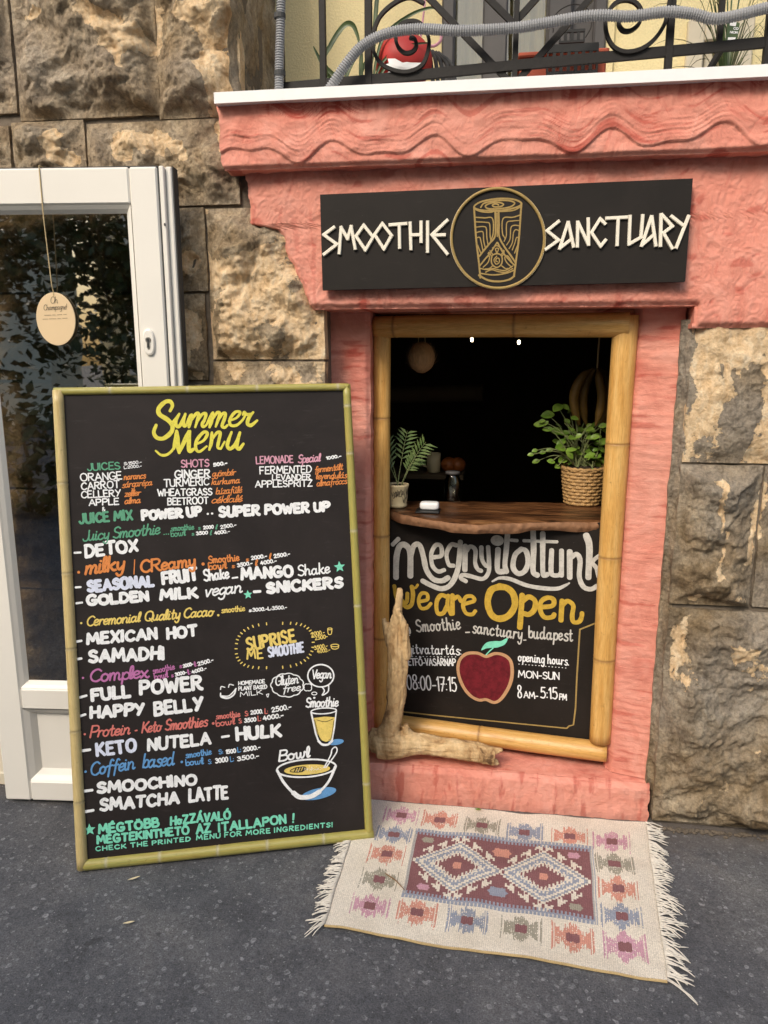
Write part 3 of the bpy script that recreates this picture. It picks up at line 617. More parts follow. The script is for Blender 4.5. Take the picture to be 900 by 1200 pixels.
mb = MB(); fb(gl-.021, gr+.011, br_+.001, mr-.001, .034, .05, 0, mb); mb.build('lower_panel', M['upvc'], do)
mb = MB(); mb.add([D(gl-.01, .026, gb-.01), D(gr+.005, .026, gb-.01), D(gr+.005, .026, gt+.01), D(gl-.01, .026, gt+.01)], [(0, 1, 2, 3)]); mb.build('pane', M['doorglass'], do)
mb = MB(); fb(wR-.0215, wR-.018, .01, hT-.004, .003, .05, 0, mb); fb(.02, wR-.022, hT+.0003, hT+.004, .01, .05, 0, mb); mb.build('gasket', M['gasket'], do)
mb = MB(); fb(wR-.0175, wR-.004, .004, hT+.002, .0025, .06, .002, mb); box(mb, wR-.0035, wR+.014, .016, .06, .004, hT+.003, .003, D); mb.build('edge_profile', M['upvc'], do); mb = MB(); fb(wR+.0145, wR+.0175, .004, hT+.004, .02, .06, 0, mb); mb.build('seal', M['gasket'], do)
lc = da(175, 401); lk = MB()
def oval(mb, c, rx, ry, c0, c1, rnd=1, n=36, pw=2.6):
    v = []
    for cc, s in ((c1, 1.0), (c0+.002, 1.0), (c0, .86)):
        for k in range(n):
            w = 2*math.pi*k/n; a = abs(math.cos(w))**(2/pw)*math.copysign(1, math.cos(w)); b = abs(math.sin(w))**(2/pw)*math.copysign(1, math.sin(w)); v.append(D(c.x+a*rx*s, cc, c.y+b*ry*s))
    f = [(s*n+k, s*n+(k+1) % n, (s+1)*n+(k+1) % n, (s+1)*n+k) for s in (0, 1) for k in range(n)]; f.append(tuple(2*n+k for k in range(n))); mb.add(v, f)
oval(lk, lc, .0165, .037, -.008, 0); es = lk.build('lock_plate', M['upvc'], do)
mb = MB(); oval(mb, lc+Vector((0, .006)), .0085, .0085, -.011, -.007, pw=2); oval(mb, lc+Vector((0, -.009)), .005, .012, -.0105, -.007); mb.build('keyhole', M['steel'], es)
mb = MB(); oval(mb, lc+Vector((0, .006)), .0035, .0045, -.013, -.0105, pw=2); fb(lc.x-.0012, lc.x+.0012, lc.y-.014, lc.y+.004, -.0125, -.011, 0, mb); mb.build('key_slot', M['gasket'], es)
mb = MB(); oval(mb, da(193, 263), .002, .004, -.002, .01); mb.build('screw', M['gasket'], do)
# oval tag hanging in front of the pane
tp = Plane(DP.to3(0, 0, -.019), DP.e1, (0, 0, 1)); tc = tp.to2(66, 374); tg = thing('hanging_tag', tp.to3(tc.x, tc.y), 'oval pale wooden tag hanging on a string in front of the door glass', 'tag')
mb = MB(); n = 48; v = []
for off, s in ((0, 1), (.003, 1), (.0035, .985)):
    for k in range(n): w = 2*math.pi*k/n; v.append(tp.to3(tc.x+math.cos(w)*.058*s, tc.y+math.sin(w)*.075*s, off))
mb.add(v, [(s*n+k, s*n+(k+1) % n, (s+1)*n+(k+1) % n, (s+1)*n+k) for s in (0, 1) for k in range(n)]+[tuple(2*n+k for k in range(n)), tuple(range(n))[::-1]]); mb.build('disc', M['tagwood'], tg)
top = tp.to2(50, 196); mb = MB()
tl = lambda y: tc.x+(top.x-tc.x)*(y-tc.y-.075)/(top.y-tc.y-.075)
tube(mb, [tp.to3(tc.x, tc.y+.066, .004), tp.to3(tc.x, tc.y+.075, .003)]+[tp.to3(tl(y), y, o_) for y, o_ in ((gt-.20, .010), (gt-.02, .0215), (gt+.03, .0215), (hT-.01, .0212), (hT+.0055, .021))]+[tp.to3(tl(hT), hT+.0068, .014), tp.to3(tl(hT), hT+.006, -.02)], .0016, 6); mb.build('string', M['twine'], tg)

# ------------------------------------------------------------------ across the street (what the door glass mirrors)
ob = thing('street_house', (-4, -13, 0), 'pale house with white windows across the street, mirrored in the door glass', 'house')
mb = MB(); box(mb, -24, -7.4, -15, -13, 0, 9.0); mb.build('wall', M['facade'], ob)
mb = MB(); box(mb, -24.4, -7.0, -15.3, -12.6, 9.0, 9.5); mb.build('roof', M['roofing'], ob)
for i in range(6):
    for j in range(3):
        x, z = -23.4+i*2.6, 1.0+j*2.7; mb = MB(); box(mb, x, x+1.4, -13.0, -12.93, z, z+1.8); w = mb.build('window', M['white_metal'], ob)
        mb = MB(); box(mb, x+.15, x+.66, -12.95, -12.92, z+.15, z+1.65); box(mb, x+.74, x+1.25, -12.95, -12.92, z+.15, z+1.65); mb.build('pane', M['gasket'], w)
ob2_ = thing('street_house', (2, -16, 0), 'plain grey-beige house farther right across the street', 'house')  # second house added out of view to even out bright sky in the reflection
mb = MB(); box(mb, -7.2, 12, -18, -16, 0, 8.0); mb.build('wall', M['curtain'], ob2_)
mb = MB(); box(mb, -7.3, 12.3, -18.3, -15.7, 8.0, 8.4); mb.build('roof', M['roofing'], ob2_)
for i in range(5):
    for j in range(2): x, z = -6.4+i*3.2, 1.0+j*3; mb = MB(); box(mb, x, x+1.3, -16, -15.93, z, z+1.8); w = mb.build('window', M['white_metal'], ob2_); mb = MB(); box(mb, x+.12, x+1.18, -15.95, -15.92, z+.12, z+1.68); mb.build('pane', M['gasket'], w)
tr = thing('street_tree', (-5.6, -4.2, 0), 'leafy street tree across the pavement, mirrored in the door glass', 'tree')
mb = MB(); rnd = random.Random(3)
tube(mb, [(-5.6, -4.2, -.05), (-5.55, -4.2, .8), (-5.5, -4.15, 1.8), (-5.1, -4.3, 3.2), (-4.6, -4.2, 4.4)], [.13, .11, .10, .07, .03], 10)
for k in range(9): a = rnd.uniform(0, 6.28); z = rnd.uniform(1.3, 3.4); z += .8; xx = -5.5+max(0, z-1.8)*.3; tube(mb, [(xx, -4.2, z), (xx+.6*math.cos(a), -4.2+.6*math.sin(a), z+.4), (xx+1.6*math.cos(a), -4.2+1.3*math.sin(a), z+.7)], [.04, .025, .008], 6)
mb.build('trunk', M['trunk'], tr)
mb = MB(); cl = [(rnd.uniform(-6.3, -1.9), rnd.uniform(-5.2, -3.4), rnd.uniform(1.1, 5.0), rnd.uniform(.35, .75)) for _ in range(30)]+[(rnd.uniform(-4.6, -1.9), rnd.uniform(-5.2, -3.4), rnd.uniform(1.4, 5.0), rnd.uniform(.4, .75)) for _ in range(34)]+[(rnd.uniform(-5.6, -2), rnd.uniform(-5.2, -3.4), rnd.uniform(2.3, 4.6), rnd.uniform(.4, .7)) for _ in range(22)]
for cx_, cy_, cz_, cr in cl:
    for k in range(150):
        d = Vector((rnd.gauss(0, 1), rnd.gauss(0, 1), rnd.gauss(0, 1))).normalized()*cr*rnd.uniform(.4, 1); c = Vector((cx_, cy_, cz_))+d
        a = Vector((rnd.gauss(0, 1), rnd.gauss(0, 1), rnd.gauss(0, .6))).normalized(); b = a.cross(Vector((rnd.gauss(0, 1), rnd.gauss(0, 1), rnd.gauss(0, 1)))).normalized(); s = rnd.uniform(.045, .085)
        mb.add([c-a*s, c-b*s*.5, c+a*s, c+b*s*.5], [(0, 1, 2, 3)])
mb.build('crown', M['treeleaf'], tr)
hg = thing('added_hedge', (-5, -2.9, 0), 'added low dark hedge, out of view, darkening the reflection in the lower door glass', 'hedge')  # unseen hedge, added so the lower pane mirrors something dark
mb = MB(); rnd = random.Random(8)
for k in range(5200):
    c = Vector((rnd.uniform(-11, .5), rnd.uniform(-3.3, -2.5), rnd.uniform(.05, 1.05))); a = Vector((rnd.gauss(0, 1), rnd.gauss(0, 1), rnd.gauss(0, .6))).normalized(); b = a.cross(Vector((rnd.gauss(0, 1), rnd.gauss(0, 1), rnd.gauss(0, 1)))).normalized(); q = rnd.uniform(.05, .10)
    mb.add([c-a*q, c-b*q*.5, c+a*q, c+b*q*.5], [(0, 1, 2, 3)])
mb.build('foliage', M['treeleaf'], hg)
mb = MB()
for k in range(24): x = -10.8+k*.48; tube(mb, [(x, -2.9, -.02), (x+.05, -2.88, .5), (x-.05, -2.92, .95)], [.03, .02, .008], 6)
mb.build('stem', M['trunk'], hg)
# ------------------------------------------------------------------ hand lettering: brush strokes laid on a board
GL = {
'A': '0,0 .33,1|.33,1 .68,0|.13,.34 .56,.34', 'B': '0,0 .02,1|~0,1 .4,.98 .5,.76 .36,.56 .04,.53|~.04,.53 .46,.5 .58,.24 .4,.02 0,0', 'C': '~.6,.84 .4,1 .13,.86 0,.5 .1,.14 .36,0 .62,.16',
'D': '0,0 .02,1|~0,1 .38,.95 .62,.52 .42,.08 0,0', 'E': '.02,1 0,0|.02,1 .5,1|.02,.52 .42,.52|0,0 .52,0', 'F': '.02,1 0,0|.02,1 .52,1|.02,.5 .42,.5', 'G': '~.62,.86 .4,1 .12,.85 0,.45 .14,.08 .42,0 .64,.16 .66,.42|.38,.43 .68,.43',
'H': '0,0 .02,1|.58,0 .6,1|.02,.5 .58,.5', 'I': '.05,0 .06,1', 'J': '~.42,1 .44,.3 .32,.02 .1,.02 0,.2', 'K': '0,0 .02,1|.55,1 .04,.42|.16,.54 .6,0', 'L': '.02,1 0,0|0,0 .48,.02', 'M': '0,0 .1,1|.1,1 .4,.28|.4,.28 .72,1|.72,1 .82,0',
'N': '0,0 .02,1|.02,1 .56,0|.56,0 .58,1', 'O': '~.36,1 .1,.86 0,.5 .1,.13 .35,0 .6,.13 .7,.5 .6,.87 .34,1', 'P': '0,0 .02,1|~0,1 .42,.98 .56,.74 .4,.5 .04,.46', 'Q': '~.36,1 .1,.86 0,.5 .1,.13 .35,0 .6,.13 .7,.5 .6,.87 .34,1|.42,.25 .72,-.1',
'R': '0,0 .02,1|~0,1 .42,.98 .54,.76 .38,.54 .04,.5|~.22,.52 .45,.1 .62,0', 'S': '~.5,.86 .3,1 .06,.86 .1,.6 .42,.44 .53,.22 .3,0 .0,.12', 'T': '0,1 .62,1|.32,1 .3,0', 'U': '~0,1 .0,.3 .12,.04 .3,0 .5,.08 .56,.35 .58,1', 'V': '0,1 .28,0|.28,0 .58,1',
'W': '0,1 .18,0|.18,0 .4,.72|.4,.72 .62,0|.62,0 .84,1', 'X': '0,1 .56,0|.58,1 0,0', 'Y': '0,1 .3,.48|.6,1 .16,0', 'Z': '0,1 .55,1|.55,1 0,0|0,0 .58,.02',
'a': '~.40,.46 .22,.57 .03,.38 .04,.1 .2,0 .38,.2|~.42,.56 .40,.2 .46,.02 .58,.1', 'b': '~.02,1 .0,.5 .02,.02|~.02,.3 .2,.56 .4,.42 .38,.1 .2,0 .02,.1', 'c': '~.4,.46 .24,.57 .04,.4 .03,.14 .2,0 .44,.12', 'd': '~.40,.42 .22,.57 .03,.38 .04,.1 .2,0 .38,.18|~.43,1 .40,.3 .46,.02 .58,.1',
'e': '~.04,.26 .3,.32 .38,.47 .22,.57 .05,.42 .04,.14 .2,0 .44,.14', 'f': '~.42,.9 .3,1 .2,.8 .17,.2 .14,-.3|.02,.52 .36,.55', 'g': '~.40,.46 .22,.57 .03,.38 .06,.1 .2,.04 .38,.22|~.42,.56 .40,0 .36,-.3 .18,-.38 .02,-.25', 'h': '~.03,1 .02,.5 0,0|~.02,.3 .2,.56 .36,.42 .36,.1 .42,0 .52,.08',
'i': '~.05,.55 .03,.12 .1,0 .22,.08|.07,.76 .08,.78', 'j': '~.14,.55 .14,-.1 .08,-.32 -.08,-.3|.15,.76 .16,.78', 'k': '~.03,1 .02,.5 0,0|.38,.55 .03,.26|~.12,.32 .3,.05 .46,.04', 'l': '~.12,.2 .2,.7 .16,1 .05,.85 .04,.2 .12,0 .26,.1', 'm': '~0,.55 .02,.3 0,0|~.02,.3 .16,.56 .28,.42 .27,0|~.28,.3 .42,.56 .55,.42 .54,.1 .6,0 .7,.08',
'n': '~0,.55 .02,.3 0,0|~.02,.3 .2,.56 .36,.42 .35,.1 .42,0 .52,.08', 'o': '~.22,.57 .04,.44 .02,.16 .18,0 .36,.1 .4,.4 .2,.57|~.3,.52 .42,.44 .5,.5', 'p': '~.02,.55 .02,.2 -.01,-.38|~.02,.3 .2,.56 .4,.42 .38,.12 .2,0 .04,.1', 'q': '~.40,.46 .22,.57 .03,.38 .04,.1 .2,0 .38,.2|.42,.56 .40,-.38', 'r': '~.02,.55 .03,.3 0,0|~.03,.32 .16,.53 .36,.5',
's': '~.36,.5 .2,.57 .05,.46 .16,.32 .34,.22 .32,.04 .14,-.01 -.02,.08', 't': '~.14,.92 .12,.4 .14,.05 .24,0 .36,.1|0,.6 .3,.62', 'u': '~.02,.55 .02,.15 .14,0 .3,.1 .36,.3|~.38,.55 .36,.12 .42,0 .54,.1', 'v': '~0,.55 .1,.2 .17,0 .28,.3 .36,.56 .48,.5', 'w': '~0,.55 .04,.1 .16,0 .28,.2 .3,.5|~.3,.5 .32,.1 .44,0 .56,.25 .58,.55 .68,.5', 'x': '~0,.55 .2,.25 .38,0 .5,.08|.38,.55 0,0', 'y': '~.02,.55 .04,.2 .16,.05 .34,.25|~.38,.55 .36,0 .3,-.3 .14,-.38 0,-.22', 'z': '0,.55 .36,.55|.36,.55 .02,0|.02,0 .4,.02',
'0': '~.26,1 .06,.8 .02,.3 .2,0 .4,.15 .46,.6 .36,.92 .24,1', '1': '.0,.78 .16,1|.16,1 .16,0', '2': '~.02,.78 .2,1 .42,.84 .36,.55 .02,.02|.02,.02 .48,.03', '3': '~.04,.9 .24,1 .42,.8 .2,.55|~.2,.55 .46,.42 .4,.08 .18,0 0,.12', '4': '.3,1 0,.36|0,.36 .5,.36|.36,.65 .36,0', '5': '.42,1 .1,1|.1,1 .06,.58|~.06,.58 .3,.64 .46,.34 .3,.02 0,.08', '6': '~.38,.98 .1,.7 .02,.3 .2,0 .42,.15 .36,.46 .06,.34', '7': '0,1 .46,1|.46,1 .14,0|.1,.5 .42,.52', '8': '~.26,.54 .06,.72 .1,.95 .28,1 .42,.86 .36,.64 .1,.4 .04,.12 .24,0 .46,.14 .4,.4 .24,.54', '9': '~.42,.7 .2,.5 .04,.72 .2,1 .42,.8 .4,.3 .26,0',
'.': '.04,.02 .06,.03', ',': '.06,.05 0,-.14', '-': '0,.36 .32,.38', ':': '.05,.1 .06,.11|.05,.5 .06,.51', '!': '.06,1 .05,.32|.04,.02 .05,.03', '_': '0,-.08 .5,-.06', '/': '0,-.1 .3,1', '&': '~.5,.02 .1,.7 .22,.98 .36,.8 .05,.3 .16,.02 .34,.06 .5,.4', '@': '~.5,.3 .34,.2 .3,.5 .48,.6 .5,.3 .64,.2 .7,.5 .5,.85 .16,.75 .04,.35 .2,0 .56,.02', "'": '.05,1 .03,.8', '?': '~0,.8 .2,1 .4,.8 .2,.5 .18,.3|.18,.04 .19,.05', '~': '~0,.3 .14,.42 .3,.3 .44,.42',
}
ACC = {'á': ('a', "'"), 'é': ('e', "'"), 'í': ('i', "'"), 'ö': ('o', ':'), 'ő': ('o', '"'), 'ű': ('u', '"'), 'ú': ('u', "'"), 'ó': ('o', "'"), 'Á': ('A', "'"), 'É': ('E', "'"), 'Ö': ('O', ':'), 'Ő': ('O', '"'), 'Ó': ('O', "'")}
def glyph(ch):
    if ch in ACC:
        b, a = ACC[ch]; g = glyph(b); up = b.isupper(); y = 1.12 if up else .72; cx = max(p[0] for s, q in g for p in q)*.5
        g = [s for s in g if not (b == 'i' and s[1][0][1] > .7)]
        if a == "'": g = g+[(0, [(cx, y), (cx+.12, y+.16)])]
        if a == '"': g = g+[(0, [(cx-.08, y), (cx, y+.16)]), (0, [(cx+.08, y), (cx+.17, y+.16)])]
        if a == ':': g = g+[(0, [(cx-.1, y+.06), (cx-.09, y+.07)]), (0, [(cx+.1, y+.06), (cx+.11, y+.07)])]
        return g
    out = []
    for s in GL[ch].split('|'):
        sm = s[0] == '~'; out.append((sm, [tuple(float(q) for q in p.split(',')) for p in s.lstrip('~').split()]))
    return out
def crom(p, n=7):
    p = [Vector(q) for q in p]
    if len(p) < 3: return p
    closed = (p[0]-p[-1]).length < 1e-6; out = []
    for i in range(len(p)-1):
        a = p[i-1] if i else (p[-2] if closed else p[0]*2-p[1]); d = p[i+2] if i+2 < len(p) else (p[1] if closed else p[-1]*2-p[-2]); b, c = p[i], p[i+1]
        for k in range(n):
            t = k/n; out.append(.5*((2*b)+(c-a)*t+(2*a-5*b+4*c-d)*t*t+(3*b-a-3*c+d)*t**3))
    return out+[p[-1]]
class Paint:
    """brush strokes of one colour on one plane; each stroke dries a hair above the one before"""
    def __init__(s, P, base=.0010): s.P = P; s.mb = MB(); s.k = 0; s.base = base
    def stroke(s, pts, w, cap=True, taper=0):
        pts = [Vector(p) for p in pts]; q = [pts[0]]
        for p in pts[1:]:
            if (p-q[-1]).length > 1e-6: q.append(p)
        if len(q) < 2: q.append(q[0]+Vector((w*.05, 0)))
        n = len(q); L = []; Rr = []; z0 = s.base+(s.k % 14)*5e-5; s.k += 1
        T = [(q[min(i+1, n-1)]-q[max(i-1, 0)]).normalized() for i in range(n)]
        sd_ = s.k*1.7; wf = lambda t: w/2*(1+.13*noise.noise(Vector((t*len(q)*.18+sd_, sd_, 0)))+.05*noise.noise(Vector((t*len(q)*.7, sd_, 3))))*((1-taper)+taper*min(1, math.sin(math.pi*min(1, max(0, t)))*1.3) if taper else 1)
        v = []; f = []
        def V3(p, t): return s.P.to3(p.x, p.y, z0+4e-5*t)
        for i in range(n):
            t = i/(n-1); nn = Vector((-T[i].y, T[i].x))*wf(t); v += [V3(q[i]+nn, t), V3(q[i]-nn, t)]
        for i in range(n-1): f.append((2*i, 2*i+1, 2*i+3, 2*i+2))
        if cap:
            for e, sg in ((0, -1), (n-1, 1)):
                d = T[e]*sg; nn = Vector((-d.y, d.x)); r = wf(e/(n-1)); b = len(v)
                for k in range(1, 6): a = math.pi*k/6; v.append(V3(q[e]+nn*math.cos(a)*r+d*math.sin(a)*r*.85, e/(n-1)))
                ids = list(range(b, b+5)); f.append(((2*e+1) if sg < 0 else 2*e, *ids, (2*e) if sg < 0 else 2*e+1))
        v2, f2 = v, [tuple(x) for x in f]; s.mb.add(v2, f2)
    def fill(s, pts, off=0):
        z0 = s.base+off+(s.k % 14)*5e-5; s.k += 1; c = sum((Vector(p) for p in pts), Vector((0, 0)))/len(pts); v = [s.P.to3(c.x, c.y, z0)]+[s.P.to3(p[0], p[1], z0) for p in pts]; n = len(pts)
        s.mb.add(v, [(0, k+1, (k+1) % n+1) for k in range(n)])
    def px(s, lst): return [s.P.to2(x, y) for x, y in lst]
    def line(s, lst, wpx, smooth=True, taper=0):
        p = s.px(lst); w = wpx*s.scale(*lst[0]); s.stroke(crom(p) if smooth else p, w, taper=taper)
    def scale(s, x, y): return (s.P.to2(x, y-5)-s.P.to2(x, y+5)).length/10
    def text(s, txt, x0, y0, x1, y1, h, wpx, slant=0.0, track=.16, jit=.02, taper=0):
        rnd = random.Random(txt+str(x0)); g = []; x = 0
        for ch in txt:
            if ch == ' ': x += .38; continue
            st = glyph(ch); m0 = min(p[0] for _, q in st for p in q); m1 = max(p[0] for _, q in st for p in q); sc = 1+rnd.uniform(-jit, jit)*2; dy = rnd.uniform(-jit, jit); rot = rnd.uniform(-jit, jit)*2
            for sm, q in st: g.append((sm, [(x+p[0]-m0+p[1]*(slant+rot), p[1]*sc+dy) for p in q]))
            x += (m1-m0)+track+(.05 if m1-m0 < .12 else 0)
        W_ = max(p[0] for _, q in g for p in q); A = s.P.to2(x0, y0); B = s.P.to2(x1, y1); k = s.scale(x0, y0); w = wpx*k*(.99 if h > 10 else .86); d_ = (B-A).normalized(); pv = Vector((-d_.y, d_.x))
        A = A+d_*w*.5+pv*w*.5; ux = d_*max(.5*(B-A).length, ((B-A).length-w*.5))/W_; up = pv*(h*k*1.04-w)
        for sm, q in g:
            pts = [A+ux*p[0]+up*p[1] for p in q]; s.stroke(crom(pts, 6) if sm else pts, w*rnd.uniform(.92, 1.06), taper=taper)
    def build(s, name, m, parent): return s.mb.build(name, m, parent)

# ------------------------------------------------------------------ bamboo window frame, standing a little askew in the opening
fa = Vector((-.35, 2.42, 0)); fbv = Vector((.416, 2.31, 0)); FP = Plane(fa, fbv-fa, (0, 0, 1))
FC = Plane(FP.o-FP.n*.0, FP.e1, FP.e2)
bf = thing('bamboo_window_frame', (.03, 2.37, .13), 'golden bamboo frame of four thick canes around the serving window', 'window frame')
def hitp(P, x, y): return P.hit(x, y)
def cane(px0, px1, r0, r1, nodes_px, seed, P=FC, name='cane', **k):
    a, b = hitp(P, *px0), hitp(P, *px1); ax = (b-a); nn = []
    for q in nodes_px: h = hitp(P, *q); nn.append((h-a).dot(ax)/ax.length_squared)
    mb = MB(); pole(mb, a, b, r0, nn, r1, 28, .035, seed, **k); return mb.build(name, M['cane'], bf, smooth=True)
cane((448, 372), (446, 852), .0285, .0275, [(448, 490), (447, 627), (446, 746)], 1)
cane((733, 370), (702.5, 868), .0365, .034, [(727, 520), (716, 652), (706, 771)], 2)
P2 = Plane(FP.o+FP.n*.012, FP.e1, FP.e2)
cane((440, 383), (737, 380), .034, .036, [(463, 383), (603, 381)], 3, P2)
P3 = Plane(FP.o-FP.n*.004, FP.e1, FP.e2)
cane((452, 847), (711, 881), .0315, .033, [(562, 862)], 4, P3)

# ------------------------------------------------------------------ blackboard under the counter
CB = Plane(FP.o-FP.n*.030, FP.e1, FP.e2)
ob2 = thing('opening_board', CB.to3(.38, .2), 'small blackboard under the counter with a painted red apple and opening hours', 'blackboard')
def Q(P, a, c, b): return tuple(P.o+P.e1*a-P.n*c+P.e2*b)
bz0 = CB.to2(590, 874).y; bz1 = CB.to2(590, 606).y; ba0 = CB.to2(440, 700).x; ba1 = CB.to2(722, 640).x
mb = MB(); box(mb, ba0, ba1, 0, .018, bz0, bz1, .002, lambda a, c, b: Q(CB, a, c, b)); mb.build('panel', M['board2'], ob2)
def Z(ox, oy, sc, s): return [(ox+float(a)/sc, oy+float(b)/sc) for a, b in (p.split(',') for p in s.split())]
def traces(P, parent, name, m, ox, oy, sc, lst, base=.001, taper=0, join=None):
    pt = join or Paint(P, base)
    for w, s in lst: pt.line(Z(ox, oy, sc, s), w/sc, taper=taper)
    if join is None: pt.build(name, m, parent)
    return pt
z4 = (450, 610, 6.923); z5 = (570, 610, 6.4286)
p = Paint(CB)
traces(CB, None, '', None, *z4, [(34, '70,195 90,175 118,148'), (46, '98,462 102,300 128,208 176,200 212,262 214,450'), (42, '216,300 242,206 290,200 322,300 345,400 400,474 470,488 522,462'), (34, '402,298 466,282 462,208 420,200 384,270 394,365 440,412 490,400'),
    (34, '588,200 545,196 508,270 526,355 566,366'), (42, '620,172 612,300 592,420 540,520 470,552 390,528 312,488'), (42, '660,205 656,400'), (34, '662,256 700,210 742,240 740,340 760,392 790,408'), (34, '790,215 795,310 828,366 856,350'), (34, '845,212 852,330 848,420 800,472 700,450 640,440 622,465 666,492')], join=p)
traces(CB, None, '', None, *z5, [(40, '88,215 85,370 130,384'), (40, '162,70 150,220 140,330 150,385'), (24, '185,146 232,150'), (38, '265,212 216,260 202,350 240,398 290,378 314,310 300,232 262,212'), (40, '352,80 356,220 352,380 385,412'), (38, '425,95 425,375 440,412 460,404'),
    (24, '282,151 420,156 532,160'), (36, '492,222 487,350 494,405 540,412 562,396'), (36, '566,225 566,415'), (42, '628,232 628,430'), (36, '640,276 680,252 706,300 700,420 730,496 786,516 840,490'), (48, '752,110 776,200 768,430'), (30, '860,255 800,310 830,360 850,430 900,450')], join=p)
c = CB.to2(*Z(*z5, '82,150')[0]); k = p.scale(582, 633)/6.4286
p.fill([c+Vector((math.cos(a)*48*k, math.sin(a)*40*k)) for a in [i*math.pi/12 for i in range(24)]])
traces(CB, None, '', None, *z5, [(30, '45,458 100,432 180,440 300,486 420,508 530,512 590,490 625,470')], join=p, taper=.6)
p.build('greeting_lettering', M['greyw'], ob2)
p = Paint(CB)
traces(CB, None, '', None, *z4, [(32, '84,530 100,620 140,684 184,660 190,590'), (34, '226,535 236,600 222,682 180,700 150,650'), (20, '230,540 255,545 275,520'), (28, '292,656 352,640 348,594 304,592 280,650 300,708 346,708 382,672'), (34, '512,618 462,606 428,660 434,746 480,750 512,690'), (32, '522,606 516,690 545,760'), (36, '556,604 556,756'), (32, '562,640 600,616 626,654'), (30, '652,676 732,650 714,614 662,622 642,690 666,750 716,760 742,732')], join=p)
traces(CB, None, '', None, *z5, [(48, '100,496 36,524 10,610 34,700 90,738 166,716 214,640 204,556 156,508 98,496'), (40, '270,560 260,700 252,806'), (38, '277,602 320,574 366,604 362,668 320,706 280,698'), (34, '412,652 498,640 506,594 460,580 412,612 408,680 440,728 496,726 512,704'), (38, '570,602 562,752'), (32, '572,640 610,606 654,640 646,720 658,764 700,760 718,720 720,696')], join=p)
p.build('welcome_lettering', M['ochre'], ob2)
p = Paint(CB); p.line(Z(470, 725, 6.923, '-40,748 40,757 300,786 900,845'), 1.5); p.line([(599, 847), (664, 853.3)], 1.5); p.line([(664.5, 853), (667, 850.5), (672, 849.3), (674.5, 829), (676, 794), (679.5, 738)], 1.7, False); p.line([(679.5, 737.5), (697, 730.5), (712, 728)], 1.7, False); p.build('border_line', M['gold'], ob2)
p = Paint(CB)
for t in [('@', 476, 745, 482, 745, 12, 1.3), ('Smoothie', 488, 741, 541, 738, 15, 1.7), ('_', 545, 741, 551, 741, 12, 1.5), ('sanctuary', 553, 742, 612, 750, 15, 1.7), ('_', 613, 750, 617, 750, 10, 1.5), ('budapest', 619, 748, 672, 752, 15, 1.7)]: p.text(*t)
p.build('handle_lettering', M['greyw'], ob2)
p = Paint(CB)
p.text('nyitvatartás:', 472, 766, 541, 768, 12, 1.35)
for k in range(14): x = 479+k*4.2; p.line([(x, 769+k*.05), (x+.7, 769+k*.05)], .9)
p.build('hours_lettering', M['wpaint'], ob2)
for t in [('HÉTFŐ-VASÁRNAP', 474, 780, 535, 780.5, 8.5, 1.5), ('08:00-17:15', 477, 808, 536, 811, 17, 1.5)]: p = Paint(CB); p.text(*t); p.build('hours_lettering', M['wpaint'], ob2)
p = Paint(CB)
p.text('opening hours.', 607, 775, 667, 780, 11, 1.35)
for k in range(15): x = 608+k*3.9; p.line([(x, 778+k*.33), (x+.7, 778+k*.33)], .9)
p.build('hours_lettering', M['wpaint'], ob2)
p = Paint(CB); p.text('MON-SUN', 607, 794, 656, 797, 9, 1.5); p.build('hours_lettering', M['wpaint'], ob2); p = Paint(CB)
for t in [('8', 606.5, 818, 612, 818.4, 15.5, 1.5), ('AM-', 613.5, 818, 631, 819, 8, 1.4), ('5:15', 633, 818.5, 654, 819.5, 13.5, 1.5), ('PM', 655, 820, 664.5, 821, 7.5, 1.4)]: p.text(*t)
p.build('hours_lettering', M['wpaint'], ob2)
apple = Z(470, 725, 6.923, '690,305 620,278 530,284 474,340 464,430 500,540 560,620 630,658 690,655 760,678 820,640 880,540 902,440 888,340 830,292 760,282 690,305')
p = Paint(CB); p.fill(crom(p.px(apple), 5)[:-1]); p.build('apple', M['redp'], ob2)
p = Paint(CB, .0018); p.line(apple, 3.6); p.build('apple_outline', M['peach'], ob2)
p = Paint(CB, .0018); p.fill(crom(p.px(Z(470, 725, 6.923, '650,255 690,195 760,180 810,180 865,155 845,205 790,230 745,235 690,240 650,255')), 4)[:-1]); p.line(Z(470, 725, 6.923, '690,292 715,265 748,236'), 1.3); p.build('apple_leaf', M['mint'], ob2)

# ------------------------------------------------------------------ live-edge counter slab
SP = Plane(FP.o+FP.n*.035, FP.e1, FP.e2)
zc = SP.hit(600, 609).z
mb = MB(); nx, ny = 160, 26; v = []; ea = SP.to2(452, 600).x; eb = SP.to2(716, 610).x
edge = [(452, 594), (470, 601), (500, 606.5), (530, 611), (560, 613), (600, 611), (640, 610), (716, 609.5)]
E3 = [gz(x, y, zc) for x, y in edge]; E3 = [(q.x, q.y) for q in E3]
def fy(x):
    for (xa, ya), (xb, yb) in zip(E3, E3[1:]):
        if x <= xb or xb == E3[-1][0]: return ya+(yb-ya)*(x-xa)/(xb-xa)
by = gz(600, 589, zc).y
for sgn in (1, -1):
    for j in range(ny+1):
        for i in range(nx+1):
            x = E3[0][0]+(E3[-1][0]-E3[0][0])*i/nx; y0 = fy(x)+.004*fbm(x*40, 3, sgn, 3)+(.006 if sgn < 0 else 0); y1 = max(by+.02*math.sin(x*5), y0+.1); t = j/ny
            v.append((x, y0+(y1-y0)*t, zc+(0 if sgn > 0 else -.036-.008*fbm(x*8, 1, 0, 2))+(.0016*fbm(x*14, t*30, 0, 4) if sgn > 0 else 0)-(.006*max(0, 1-t*8)**2 if sgn > 0 else 0)))
